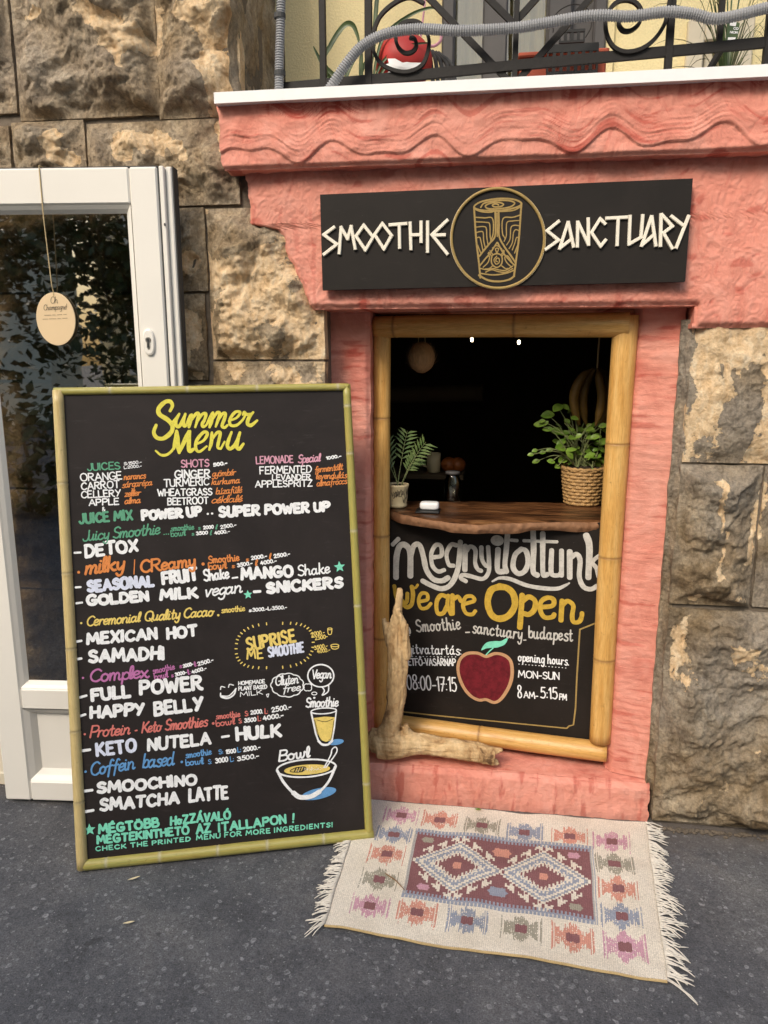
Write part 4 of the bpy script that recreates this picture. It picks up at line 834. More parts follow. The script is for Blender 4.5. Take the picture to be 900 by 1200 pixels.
N = (nx+1)*(ny+1); f = []
for j in range(ny):
    for i in range(nx): a = j*(nx+1)+i; f += [(a, a+1, a+nx+2, a+nx+1), (N+a, N+a+nx+1, N+a+nx+2, N+a+1)]
mb.add(v, f)
ct = thing('counter_slab', ((E3[0][0]+E3[-1][0])/2, 2.4, zc-.04), 'dark live-edge wooden counter slab above the small blackboard', 'counter')
v2 = mb.v; e = MB(); ev = []; m = 5
for s in range(m+1):
    for i in range(nx+1):
        a, b = Vector(v2[i]), Vector(v2[N+i]); t = s/m; q = a.lerp(b, t); bu = math.sin(math.pi*t); ev.append((q.x, q.y-.006*bu-.005*bu*fbm(q.x*60, t*3, 2, 3), q.z))
e.add(ev, [(s*(nx+1)+i, (s+1)*(nx+1)+i, (s+1)*(nx+1)+i+1, s*(nx+1)+i+1) for s in range(m) for i in range(nx)])
for side in (range(ny+1),):
    pass
mb.add([v2[ny*(nx+1)+i] for i in range(nx+1)]+[v2[N+ny*(nx+1)+i] for i in range(nx+1)], [(i, i+1, nx+2+i, nx+1+i) for i in range(nx)])
mb.add([v2[j*(nx+1)] for j in range(ny+1)]+[v2[N+j*(nx+1)] for j in range(ny+1)], [(j, ny+1+j, ny+2+j, j+1) for j in range(ny)])
mb.add([v2[j*(nx+1)+nx] for j in range(ny+1)]+[v2[N+j*(nx+1)+nx] for j in range(ny+1)], [(j, j+1, ny+2+j, ny+1+j) for j in range(ny)])
mb.build('top', M['slabwood'], ct, smooth=True); e.build('bark_edge', M['bark'], ct, smooth=True)

# ------------------------------------------------------------------ the shop sign
sl, sr = at(375, 228, 2.158), at(812, 209, 2.158)
SG = Plane(at(376.5, 284, 2.158), sr-sl, (0, 0, 1))
sg = thing('shop_sign', SG.to3(.52, -.13), 'long black wooden sign with ivory letters and a gold cup emblem on the pink lintel', 'sign')
qc = [SG.to2(378, 340), SG.to2(803, 330), SG.to2(812, 209), SG.to2(375, 228)]
mb = MB(); mb.add([SG.to3(p.x, p.y, 0) for p in qc]+[SG.to3(p.x, p.y, -.018) for p in qc], [(0, 1, 2, 3), (7, 6, 5, 4), (0, 4, 5, 1), (1, 5, 6, 2), (2, 6, 7, 3), (3, 7, 4, 0)])
mb.build('panel', M['signb'], sg)
for a in (.12, .9):
    mb = MB(); box(mb, a-.02, a+.02, .0182, .04, -.03, .03, 0, lambda x, c, z: Q(SG, x, c, z)); mb.build('mounting_block', M['signb'], sg)
def bar(mb, P, a, b, w, h, k):
    a, b = Vector(a), Vector(b); d = (b-a).normalized(); nn = Vector((-d.y, d.x))*w/2; d = d*w*.42; e = [a-d+nn, b+d+nn, b+d-nn, a-d-nn]; z = h+k*.0003
    ei = [a-d*.8+nn*.72, b+d*.8+nn*.72, b+d*.8-nn*.72, a-d*.8-nn*.72]
    mb.add([P.to3(p.x, p.y, .0001) for p in e]+[P.to3(p.x, p.y, z*.75) for p in e]+[P.to3(p.x, p.y, z) for p in ei], [(0, 3, 2, 1)]+[(s+i, s+i, s+i)[:0] or (s+i, s+(i+1) % 4, s+4+(i+1) % 4, s+4+i) for s in (0, 4) for i in range(4)]+[(8, 9, 10, 11)])
def letters(ox, oy, sc, w, lst):
    for L in lst:
        mb = MB(); k = 0
        for s in L.split('|'):
            q = [SG.to2(*t) for t in Z(ox, oy, sc, s)]
            for a, b in zip(q, q[1:]): bar(mb, SG, a, b, w*SG_k/sc, .0075, k); k += 1
        mb.build('letter', M['letter'], sg)
SG_k = (SG.to2(590, 280)-SG.to2(590, 290)).length/10
letters(370, 230, 5.294, 22, ['115,195 52,241 134,300 54,362', '160,196 148,354|160,196 200,266 222,190 247,326', '300,182 252,250 310,336 358,256 300,182', '415,172 367,240 425,330 472,246 415,172', '462,180 562,172|520,184 522,320', '587,168 592,328|655,162 655,284|594,243 653,241', '695,162 695,345', '816,152 722,241 816,358|735,244 800,242'])
letters(630, 235, 4.737, 19, ['116,118 52,170 116,222 46,272', '168,124 122,268|170,124 198,256|126,264 190,214', '222,122 220,256|224,124 278,240|280,104 282,246', '372,130 346,104 298,180 348,256 376,222', '382,101 492,95|446,106 440,248', '512,90 506,244 572,206|582,86 572,206', '630,92 576,252|632,92 654,250|580,248 645,190', '684,80 680,252|688,82 746,145 696,182 744,266', '742,90 800,136|836,90 768,262'])
zl = (520, 215, 6.923)
p = Paint(SG, .001)
n = 72; c = Z(*zl, '440,447')[0]
ring = [(c[0]+math.cos(2*math.pi*i/n)*377/6.923, c[1]+math.sin(2*math.pi*i/n)*404/6.923) for i in range(n+1)]
mb = MB(); tube(mb, [SG.hit(*q) + SG.n*.003 for q in ring], .0042, 8, False); mb.build('ring', M['letter'] if False else M['gold'], sg, smooth=True)
p = Paint(SG, .006); p.line([(c[0]+math.cos(2*math.pi*i/n)*384/6.923, c[1]+math.sin(2*math.pi*i/n)*410/6.923) for i in range(n+1)], .8); p.build('ring_edge', M['letter'], sg)
p = Paint(SG, .001); LW = 12
for w, s in [(14, '246,190 300,150 430,125 560,128 630,160 600,190 500,215 400,222 290,215 246,190'), (12, '300,195 330,160 430,140 530,140 575,160 540,190 450,205 360,205 340,180 390,158 450,155 485,170 460,188 410,190 395,175 425,166 445,175'),
    (15, '246,192 262,440 285,640 297,765'), (15, '630,162 612,420 590,600 570,750'), (15, '285,745 360,785 450,795 530,780 572,752'), (11, '300,730 400,742 500,730 580,700'), (10, '250,208 300,228 370,235 415,225'), (10, '625,190 560,220 450,228 418,222'),
    (14, '418,225 420,330 415,430 370,490 320,550 290,590'), (14, '445,225 448,330 450,430 490,510 540,580 580,640'), (10, '432,240 434,330 434,430'), (10, '255,275 330,280 395,285 402,400 380,470'), (9, '258,312 340,316 372,330 376,420 382,460'), (9, '262,355 320,350 345,365 350,440 360,500'), (9, '266,398 300,390 320,400 325,470 340,530'), (9, '270,440 292,438 302,470 318,545'), (9, '275,500 290,540 300,565'),
    (10, '625,255 560,275 482,285 476,400 500,450'), (9, '622,300 560,305 512,320 508,420 490,470'), (9, '618,345 575,340 545,360 538,450 510,500'), (9, '612,385 585,375 566,400 556,480 530,530'), (9, '606,440 590,440 578,480 556,540'), (9, '600,500 588,530 575,565'),
    (12, '432,480 380,560 330,620 295,665'), (12, '436,480 480,560 530,620 575,665'), (11, '432,570 392,590 390,650 430,682 470,650 470,590 432,570'), (9, '430,590 408,620 425,655 450,640 448,610 430,608 422,628 436,636'), (9, '392,600 370,560 360,570'), (9, '470,600 490,555 478,540'), (9, '400,665 370,690 335,695'), (9, '465,665 500,690 520,690'), (9, '430,565 420,530 445,530 432,565'),
    (9, '310,650 350,600 372,590 360,640 320,680'), (9, '300,690 350,700 400,690 440,700 500,705 560,670'), (9, '560,650 520,590 495,600 510,640 550,680'), (9, '340,720 390,700 440,715 500,720 560,690'), (9, '395,525 430,505 470,530'), (9, '375,545 400,580'), (9, '490,545 466,580')]:
    p.line(Z(*zl, s), w/6.923*1.05)
p.build('cup_emblem', M['gold'], sg)
# ------------------------------------------------------------------ the summer menu board leaning by the door
bl, br2 = gz(92, 1024), gz(440, 985); be = (br2-bl).normalized(); bn = Vector((-be.y, be.x, 0)); LEAN = R(7)
bu = Vector((0, 0, 1))*math.cos(LEAN)+bn*math.sin(LEAN)
MP = Plane(bl, be, bu)                                   # front of the frame
MF = Plane(MP.o-MP.n*.012, MP.e1, MP.e2)                 # painted face
mbd = thing('menu_board', (bl+br2)/2, 'tall blackboard with coloured menu lettering in a green bamboo frame leaning by the door', 'menu board')
c4 = [MF.to2(*q) for q in ((97, 1015), (432, 978), (404, 456), (68, 462))]
mb = MB(); mb.add([MF.to3(p.x, p.y, 0) for p in c4]+[MF.to3(p.x, p.y, -.012) for p in c4], [(0, 1, 2, 3), (7, 6, 5, 4), (0, 4, 5, 1), (1, 5, 6, 2), (2, 6, 7, 3), (3, 7, 4, 0)])
mb.build('panel', M['board'], mbd)
def mcane(a, b, r0, r1, nodes, mk, seed):
    A, B = MP.hit(*a)-MP.n*.012, MP.hit(*b)-MP.n*.012; ax = B-A; nn = [(MP.hit(*q)-A).dot(ax)/ax.length_squared for q in nodes]
    mb = MB(); pole(mb, A, B, r0, nn, r1, 20, .07, seed); return mb.build('cane', M[mk], mbd, smooth=True)
mcane((66.5, 457), (95.5, 1020), .0145, .0155, [(72, 566), (78, 672), (81, 761), (86, 858), (91, 941)], 'straw_cane', 11)
mcane((406.5, 450), (433.5, 984), .0115, .0125, [(407, 475), (410, 531), (417, 622), (419, 710), (425, 812), (429, 919)], 'green_cane', 12)
mcane((62, 458.5), (409, 453), .0105, .0105, [(128, 458), (219, 455), (301, 454), (396, 453)], 'green_cane', 13)
mcane((92, 1016.5), (438, 979), .0165, .0165, [(124, 1013), (187, 1006), (255, 998), (313, 992), (379, 985)], 'green_cane', 14)
def A_(x, y): return 60+x/2.368, 440+y/2.368
def B_(x, y): return 60+x/2.368, 720+y/2.368
def line(name, m, items, T=A_):
    p = Paint(MF); last = None
    for it in items:
        st = (it[1], it[2]); en = (it[3], it[4]) if it[0] != 'dot' else st
        big = it[0] in ('dot', 'dash') or it[5] > 15
        if last and (abs(st[0]-last[0]) > 17 or abs(st[1]-last[1]) > 9 or big != wasbig): p.build('lettering' if wasbig else 'price_lettering', M[m], mbd); p = Paint(MF)
        last = en; wasbig = big
        if it[0] == 'dot': p.line([T(it[1], it[2]), (T(it[1], it[2])[0]+.5, T(it[1], it[2])[1])], it[3]/2.368)
        elif it[0] == 'dash': p.line([T(it[1], it[2]), T(it[3], it[4])], it[5]/2.368)
        else:
            t, x0, y0, x1, y1, h, w = it[:7]; kw = it[7] if len(it) > 7 else {}
            p.text(t, *T(x0, y0), *T(x1, y1), h/2.368, w/2.368, **kw)
    p.build('lettering' if wasbig else 'price_lettering', M[m], mbd)
SC = dict(slant=.22, track=.05); BD = dict(track=.24, jit=.03); LW_ = dict(track=.1)
# title, traced as single brush strokes
zt_ = (170, 460, 6.4286); p = Paint(MF)
for w, s in [(30, '188,140 206,100 190,68 150,72 104,120 110,165 170,205 206,250 196,300 140,345 90,340 66,300 84,245'), (20, '206,225 240,190 258,160'), (24, '258,160 232,215 236,250 262,250 300,170'), (24, '304,160 288,220 296,252 318,240'), (20, '312,240 340,180 352,165'), (26, '352,165 340,215 330,262'), (22, '338,225 380,165 404,160 394,210 378,262'), (22, '392,222 430,165 458,162 448,205 430,240 440,258 462,245'), (20, '462,245 500,170 512,150'), (26, '512,150 500,210 486,262'), (22, '500,215 540,155 562,158 550,205 532,258'), (22, '548,215 584,160 606,160 596,205 580,250 600,264 622,245'), (20, '630,215 690,190 716,150 680,148 640,200 645,245 690,246 736,205 760,160'), (20, '736,170 748,148 765,165 800,160'), (24, '815,148 782,190 772,235 800,246 845,210'),
             (18, '80,438 120,470 165,468 205,435 225,390'), (28, '238,288 232,350 216,425'), (30, '240,292 246,380 258,455'), (28, '258,452 300,360 330,290'), (28, '338,290 330,380 335,440 368,425'), (22, '378,392 440,362 470,310 440,300 390,360 382,420 410,445 465,405'), (24, '504,300 500,370 484,432'), (22, '498,365 540,305 566,305 556,360 548,412 570,425'), (22, '570,425 600,370'), (24, '652,298 632,350 620,400 640,424 672,400 700,340'), (26, '715,300 700,350 690,405 710,424 742,385')]:
    p.line(Z(*zt_, s), w/6.4286*1.12, taper=.35)
p.build('title_lettering', M['yel'], mbd)
line('lettering', 'green', [('JUICES', 100, 266, 193, 261, 22, 4.2)])
line('lettering', 'wpaint', [('S:1500.-', 202, 250, 252, 244, 9, 2.2), ('L:2000.-', 202, 260, 252, 255, 9, 2.2), ('ORANGE', 81, 295, 198, 289, 23, 4.2, dict(track=.14)), ('CARROT', 83, 319, 192, 313, 22, 4.2), ('CELLERY', 83, 342, 195, 336, 21, 4.2), ('APPLE', 104, 363, 190, 359, 20, 4.2), ('&', 142, 378, 151, 377, 13, 2.4)])
line('lettering', 'orange', [('narancs', 201, 291, 265, 286, 19, 3.2, SC), ('sárgarépa', 196, 313, 282, 305, 19, 3.0, SC), ('zeller', 203, 338, 252, 333, 19, 3.2, SC), ('alma', 203, 358, 250, 354, 19, 3.4, SC)])
line('lettering', 'pinkp', [('SHOTS', 360, 257, 440, 254, 22, 4.2)])
line('lettering', 'wpaint', [('500.-', 450, 254, 490, 248, 11, 4.0), ('GINGER', 342, 287, 443, 284, 24, 4.4), ('TURMERIC', 312, 311, 440, 305, 23, 4.2), ('WHEATGRASS', 295, 336, 448, 333, 21, 4.2), ('BEETROOT', 322, 361, 438, 357, 21, 4.2)])
line('lettering', 'orange', [('gyömbér', 446, 282, 515, 277, 19, 3.0, SC), ('kurkuma', 444, 305, 525, 299, 19, 3.2, SC), ('búzafűlé', 456, 331, 532, 326, 20, 3.0, SC), ('céklalé', 444, 356, 533, 351, 21, 3.4, SC)])
line('lettering', 'pinkp', [('LEMONADE', 568, 247, 673, 243, 22, 4.0), ('Special', 684, 245, 751, 239, 24, 3.6, SC)])
line('lettering', 'wpaint', [('1000.-', 763, 235, 806, 228, 10, 3.6), ('FERMENTED', 578, 275, 724, 271, 22, 4.0), ('LEVANDER', 612, 292, 722, 290, 17, 3.8), ('APPLESPRITZ', 565, 312, 726, 309, 20, 4.0)])
line('lettering', 'orange', [('fermentált', 731, 271, 812, 262, 19, 3.0, SC), ('levendulás', 734, 289, 823, 285, 19, 3.0, SC), ('almafröccs', 736, 309, 823, 301, 19, 3.0, SC)])
line('lettering', 'green', [('JUICE MIX', 76, 414, 229, 402, 31, 7, BD)])
line('lettering', 'wpaint', [('POWER UP', 250, 405, 421, 392, 31, 9.5, BD), ('dot', 434, 384, 6), ('dot', 446, 383, 6), ('SUPER POWER UP', 464, 396, 776, 379, 32, 9.5, BD)])
line('lettering', 'green', [('Juicy Smoothie', 86, 462, 305, 441, 32, 4.2, SC), ('dot', 313, 441, 3), ('dot', 319, 440, 3), ('dot', 325, 440, 3), ('smoothie', 332, 433, 398, 428, 17, 3.0, LW_), ('bowl', 332, 449, 375, 445, 19, 3.0, LW_), ('s:', 408, 429, 416, 428, 12, 2.4), ('l', 455, 428, 464, 427, 14, 2.4, SC), ('s:', 390, 445, 398, 444, 12, 2.4), ('l', 440, 444, 448, 443, 14, 2.4, SC)])
line('lettering', 'wpaint', [('2000', 422, 428, 452, 425, 11, 3.4), ('2500.-', 470, 427, 515, 419, 11, 3.0), ('3500', 402, 444, 436, 441, 11, 3.4), ('4000.-', 453, 443, 497, 437, 11, 3.0)])
line('lettering', 'wpaint', [('dash', 65, 492, 82, 491, 6), ('DETOX', 93, 508, 246, 489, 38, 9.0, BD)])
line('lettering', 'orange', [('dot', 76, 546, 8), ('milky', 92, 555, 210, 540, 44, 7.0, SC), ('/', 228, 550, 240, 548, 38, 3), ('CReamy', 248, 551, 404, 531, 38, 6.5, dict(track=.08, slant=.08)), ('dot', 421, 523, 9), ('Smoothie', 436, 523, 524, 515, 22, 4.2, LW_), ('bowl', 436, 541, 490, 536, 22, 4.2, LW_), ('s:', 540, 517, 550, 516, 13, 3), ('l', 604, 511, 613, 510, 18, 3.2, SC), ('s:', 501, 535, 511, 534, 13, 3), ('l', 565, 529, 575, 528, 18, 3.2, SC)])
line('lettering', 'wpaint', [('2000.-', 555, 513, 600, 506, 12, 3.6), ('2500.-', 618, 508, 664, 500, 12, 3.6), ('3500.-', 516, 533, 560, 526, 12, 3.6), ('4000.-', 580, 527, 627, 519, 12, 3.6)])
line('lettering', 'lav', [('SEASONAL', 99, 604, 289, 587, 36, 10, BD)])
line('lettering', 'wpaint', [('dash', 68, 588, 82, 587, 6), ('FRUIT', 307, 584, 411, 570, 39, 10, BD), ('Shake', 423, 573, 497, 564, 34, 5.5, LW_), ('dash', 503, 562, 517, 560, 5), ('MANGO', 525, 570, 674, 560, 36, 9.5, BD), ('Shake', 684, 559, 776, 549, 32, 4.5, LW_)])
line('lettering', 'wpaint', [('dash', 70, 632, 86, 630, 6), ('GOLDEN', 97, 641, 274, 628, 33, 10, BD), ('MILK', 300, 627, 411, 619, 35, 10, BD), ('vegan', 424, 616, 533, 603, 36, 4.8, SC), ('dash', 563, 600, 580, 599, 8), ('SNICKERS', 596, 608, 813, 591, 35, 10.5, BD)])
def star(cx, cy, r, T, m, name='star'):
    p = Paint(MF); q = []
    for i in range(10): a = math.pi/2+math.pi*i/5+.1; rr = r if i % 2 == 0 else r*.45; q.append(T(cx+math.cos(a)*rr, cy-math.sin(a)*rr))
    p.fill(p.px(q)); p.build(name, M[m], mbd)
star(800, 531, 16, A_, 'mint'); star(546, 608, 13, A_, 'mint'); star(107, 597, 17, B_, 'mint')
line('lettering', 'sun_y', [('dot', 83, 687, 6), ('Ceremonial Quality Cacao', 97, 697, 455, 668, 30, 4.4, SC), ('dot', 463, 665, 6), ('smoothie', 472, 660, 539, 654, 18, 3.2, LW_)])
line('lettering', 'wpaint', [('s:3000.-L:3500.-', 548, 657, 655, 648, 11, 3.0)])
line('lettering', 'wpaint', [('dash', 66, 76, 84, 73, 7), ('MEXICAN', 97, 86, 297, 71, 36, 9.5, BD), ('HOT', 320, 73, 410, 60, 35, 9.5, BD)], B_)
line('lettering', 'wpaint', [('dash', 66, 125, 84, 122, 7), ('SAMADHI', 102, 137, 315, 127, 40, 10, BD)], B_)
line('lettering', 'mauve', [('dot', 88, 176, 6), ('Complex', 106, 190, 275, 176, 38, 5.4, dict(slant=.12, track=.04)), ('smoothie', 283, 166, 345, 152, 18, 3, LW_), ('s:', 356, 150, 366, 148, 13, 2.6), ('l:', 398, 146, 407, 144, 15, 2.6), ('bowl', 287, 183, 327, 175, 19, 3, LW_), ('s:', 333, 175, 341, 174, 13, 2.6), ('l:', 380, 168, 389, 166, 15, 2.6)], B_)
line('lettering', 'wpaint', [('2000-', 366, 149, 396, 142, 11, 3.4), ('2500.-', 408, 144, 452, 131, 12, 3.4), ('3000-', 344, 173, 378, 165, 11, 3.4), ('4000.-', 391, 166, 433, 153, 11, 3.4)], B_)
line('lettering', 'wpaint', [('dash', 80, 230, 98, 225, 7), ('FULL', 110, 244, 224, 231, 38, 10, BD), ('POWER', 244, 226, 424, 211, 42, 10, BD)], B_)
line('lettering', 'wpaint', [('dash', 77, 283, 95, 277, 7), ('HAPPY', 106, 292, 262, 280, 38, 10, BD), ('BELLY', 284, 284, 426, 266, 40, 10, BD)], B_)
line('lettering', 'salmon', [('dot', 93, 332, 6), ('Protein', 106, 344, 222, 333, 34, 4.6, SC), ('-', 232, 332, 241, 331, 25, 4), ('Keto Smoothies', 250, 331, 438, 311, 32, 4.6, SC), ('dot', 449, 302, 7), ('smoothie', 457, 292, 526, 284, 18, 3.4, LW_), ('S:', 537, 283, 548, 282, 15, 3), ('L:', 592, 277, 602, 276, 16, 3), ('bowl', 457, 312, 512, 305, 20, 3.4, LW_), ('S:', 520, 303, 530, 302, 15, 3), ('L:', 573, 297, 583, 296, 16, 3)], B_)
line('lettering', 'wpaint', [('2000.', 553, 279, 588, 275, 13, 3.6), ('2500.-', 612, 273, 668, 262, 15, 3.8), ('3500', 535, 301, 570, 297, 13, 3.6), ('4000.-', 588, 296, 646, 285, 14, 3.8)], B_)
line('lettering', 'lav', [('KETO', 124, 396, 240, 382, 40, 9, BD)], B_)
line('lettering', 'wpaint', [('dash', 87, 378, 108, 375, 8), ('NUTELA', 266, 381, 446, 361, 38, 9, BD), ('dash', 474, 340, 493, 337, 7), ('HULK', 512, 353, 642, 341, 40, 10, BD)], B_)
line('lettering', 'blue', [('dot', 95, 436, 7), ('Coffein', 108, 450, 236, 429, 38, 5.0, SC), ('based', 252, 428, 345, 419, 40, 5.0, SC), ('dot', 362, 409, 7), ('smoothie', 373, 400, 447, 389, 19, 3.6, LW_), ('S:', 465, 389, 478, 387, 14, 3), ('L:', 517, 384, 528, 382, 16, 3), ('bowl', 373, 421, 425, 415, 20, 3.6, LW_), ('S:', 435, 416, 446, 415, 14, 3), ('L:', 497, 410, 508, 408, 16, 3)], B_)
line('lettering', 'wpaint', [('1500', 484, 388, 514, 384, 13, 3.8), ('2000.-', 533, 382, 582, 374, 14, 3.8), ('3000', 455, 414, 492, 409, 15, 3.8), ('3500.-', 516, 408, 578, 398, 14, 3.8)], B_)
line('lettering', 'wpaint', [('dash', 93, 490, 114, 487, 8), ('SMOOCHINO', 126, 500, 407, 474, 35, 9.5, BD)], B_)
line('lettering', 'wpaint', [('dash', 95, 547, 117, 543, 8), ('SMATCHA', 133, 549, 358, 527, 37, 9.5, BD), ('LATTE', 380, 524, 494, 512, 40, 9, BD)], B_)
line('lettering', 'mint', [('MÉGTÖBB', 130, 611, 302, 590, 28, 7, BD), ('HoZZÁVALÓ', 329, 587, 500, 569, 27, 6.5, BD)], B_)
line('lettering', 'mint', [('MÉGTEKINTHETŐ', 126, 639, 385, 610, 26, 6.5, BD), ('AZ', 401, 611, 445, 606, 29, 6.5, BD), ('ITALLAPON', 463, 606, 654, 581, 28, 6.5, BD), ('!', 668, 580, 676, 579, 28, 6)], B_)
line('lettering', 'mint', [('CHECK THE PRINTED', 123, 658, 388, 629, 14, 3.8, dict(track=.3)), ('MENU FOR MORE INGREDIENTS!', 402, 627, 781, 590, 15, 3.8, dict(track=.3))], B_)
line('lettering', 'sun_y', [('SUPRISE', 542, 103, 682, 78, 38, 7.5, dict(track=.26, jit=.04)), ('ME', 542, 127, 590, 122, 30, 5, BD)], B_)
line('lettering', 'lav', [('SMOOTHIE', 602, 121, 704, 106, 30, 6, BD)], B_)
p = Paint(MF)
for i in range(38):
    a = 2*math.pi*i/38; ex, ey = math.cos(a), math.sin(a); e = 1.0; X, Y = 620+104*math.copysign(abs(ex)**.62, ex), 86-58*math.copysign(abs(ey)**.8, ey)-ex*9
    p.line([B_(X, Y), B_(X+ex*6, Y-ey*6)], 1.3)
p.build('sun_rays', M['sun_y'], mbd)
line('lettering', 'sun_y', [('2000.-', 722, 62, 760, 55, 13, 2.6), ('2500-', 732, 72, 768, 66, 12, 2.6), ('3500.-', 730, 99, 768, 92, 12, 2.6), ('4000.-', 738, 109, 775, 103, 12, 2.6)], B_)
def ell(cx, cy, rx, ry, n=28, rot=0, T=B_): return [T(cx+rx*math.cos(2*math.pi*i/n)*math.cos(rot)-ry*math.sin(2*math.pi*i/n)*math.sin(rot), cy+rx*math.cos(2*math.pi*i/n)*math.sin(rot)+ry*math.sin(2*math.pi*i/n)*math.cos(rot)) for i in range(n+1)]
def b(s): return [B_(*[float(q) for q in t.split(',')]) for t in s.split()]
p = Paint(MF); p.line(ell(773, 40, 6, 2.5), 1); p.line(b('767,40 769,54 777,54 779,40'), 1); p.line(ell(787, 86, 11, 3.5), 1); p.line(b('776,86 779,94 788,96 796,93 798,85'), 1); p.build('price_icons', M['sun_y'], mbd)
# milk line with a smile, the cloud and the bubble
p = Paint(MF); p.line(b('470,218 472,228 490,232 507,222 513,205'), 2.2, taper=.4); p.line(b('472,226 492,226 506,214 512,206'), 1.4); p.line(b('470,208 472,200 482,202'), 1.2); p.line(b('492,202 495,194 506,196'), 1.2)
for t in [('HOMEMADE', 519, 197, 594, 191, 12, 3), ('PLANT BASED', 519, 212, 600, 206, 12, 3), ('MILK', 524, 229, 588, 222, 14, 2.4)]: p.text(t[0], *B_(t[1], t[2]), *B_(t[3], t[4]), t[5]/2.368, t[6]/2.368)
p.line(b('597,222 604,220'), 1); p.line(b('597,222 601,229 604,220'), .9); p.build('milk_drawing', M['wpaint'], mbd)
p = Paint(MF); q = []
for i in range(100): a = 2*math.pi*i/99; k = 1+.07*abs(math.sin(a*5.5)); q.append(B_(655+43*k*math.cos(a), 196-31*k*math.sin(a)))
p.line(q, 1.3, False); p.text('Gluten', *B_(621, 199), *B_(688, 191), 28/2.368, 3.6/2.368, slant=.15, track=.05); p.text('free', *B_(642, 218), *B_(694, 211), 22/2.368, 3.4/2.368, slant=.15, track=.05); p.build('cloud_drawing', M['wpaint'], mbd)
p = Paint(MF); p.line(ell(748, 170, 36, 31), 1.7); p.line(b('752,201 758,212 752,224 768,214 770,196'), 1.5); p.text('Vegan', *B_(722, 180), *B_(779, 178), 27/2.368, 3.8/2.368, slant=.12, track=.05)
q = [B_(712+(10+2*abs(math.sin(a*2)))*math.cos(a), 202-(9+2*abs(math.sin(a*2)))*math.sin(a)) for a in [i*math.pi/16 for i in range(33)]]; p.line(q, 1); p.line(ell(730, 219, 7, 4, 16), 1); p.line(ell(730, 231, 2, 1.6, 8), 1.1); p.build('speech_bubble', M['wpaint'], mbd)
# the glass
p = Paint(MF); p.fill(p.px(ell(790, 354, 22, 8, rot=-.15))); p.build('painted_shade', M['blue'], mbd); p = Paint(MF); p.fill(p.px(ell(742, 497, 50, 15, rot=-.22))); p.build('painted_shade', M['blue'], mbd)
p = Paint(MF, .0018); p.fill(p.px(b('728,287 760,283 789,285 784,320 778,348 762,353 748,348 738,330'))); p.build('smoothie_fill', M['sun_y'], mbd)
p = Paint(MF, .0026); p.line(ell(756, 267, 35, 8, rot=-.06), 1.5); p.line(b('721,270 734,330 742,352'), 2.0, False); p.line(b('791,265 786,310 779,350'), 1.7, False); p.line(b('741,350 752,360 768,360 780,349'), 2.6); p.text('Smoothie', *B_(705, 259), *B_(798, 256), 29/2.368, 4.2/2.368, slant=.1, track=.05); p.build('glass_drawing', M['wpaint'], mbd)
p = Paint(MF, .0026); p.line(b('737,292 760,297 782,289'), .6); p.line(b('731,292 742,335 750,348'), .6); p.line(b('784,294 777,340 770,348'), .6); p.build('glass_shading', M['blackp'], mbd)
p = Paint(MF, .0018); p.fill(p.px(ell(710, 430, 64, 14, rot=-.06))); p.build('bowl_fill', M['sun_y'], mbd)
p = Paint(MF, .0026); p.line(ell(708, 426, 82, 24, rot=-.07), 2.0); p.line(b('627,432 645,465 672,495 690,505 720,503 745,490 770,462 789,420'), 3.0); p.line(b('672,494 690,506 720,504 744,491'), 5.5)
p.line(b('757,424 775,390 779,374 788,367 793,374 788,388 762,424'), 1.5); p.text('Bowl', *B_(630, 409), *B_(721, 396), 32/2.368, 5/2.368, slant=.1, track=.08)
rn = random.Random(4)
for k in range(70): q = B_(720+rn.gauss(0, 18), 428+rn.gauss(0, 4)); p.line([q, (q[0]+.2, q[1])], .6)
p.build('bowl_drawing', M['wpaint'], mbd)
p = Paint(MF, .0030); p.line(b('664,432 680,424 702,422 706,428 690,436 668,436 664,432'), .9)
for x in (680, 687, 694, 701): p.line([B_(x, 424), B_(x-5, 435)], 1.3)
p.build('bowl_topping', M['blackp'], mbd)

# tag lettering
p = Paint(tp, .0042)
for t in [('Oh', 60, 356, 69, 355.5, 8, .55), ('Champagne!', 52, 364, 80, 362.5, 6.5, .5), ]: p.text(*t, slant=.2, track=.05)
p.text('~~~~ ~~ ~~~ ~~', 53, 370.5, 79, 369.5, 2.2, .45); p.text('~~~ ~~~~ ~~ ~~~', 51, 375, 80, 373.8, 2.2, .45)
p.build('lettering', M['ink'], tg)

# ------------------------------------------------------------------ kilim rug
rTL, rTR, rBR, rBL = gz(426, 939), gz(756, 967), gz(782, 1153), gz(380, 1087)
def rug(u, v_):                       # u along the step, v from the street edge up to the step
    p = rBL.lerp(rBR, u).lerp(rTL.lerp(rTR, u), v_)
    h = .008+.006*fbm(p.x*3.2, p.y*3.2, 4, 3)+.003*fbm(p.x*9, p.y*9, 1, 2)+.005*sstep(.9, 1, u)*max(0, noise.noise(Vector((p.y*11, 3, 1))))+.004*math.exp(-((u-.5+.15*v_)/.05)**2)*sstep(0, .5, v_)
    return Vector((p.x+.003*noise.noise(Vector((v_*6, 0, u*3))), p.y+.004*noise.noise(Vector((u*7, 5, v_*3))), max(.003, h)))
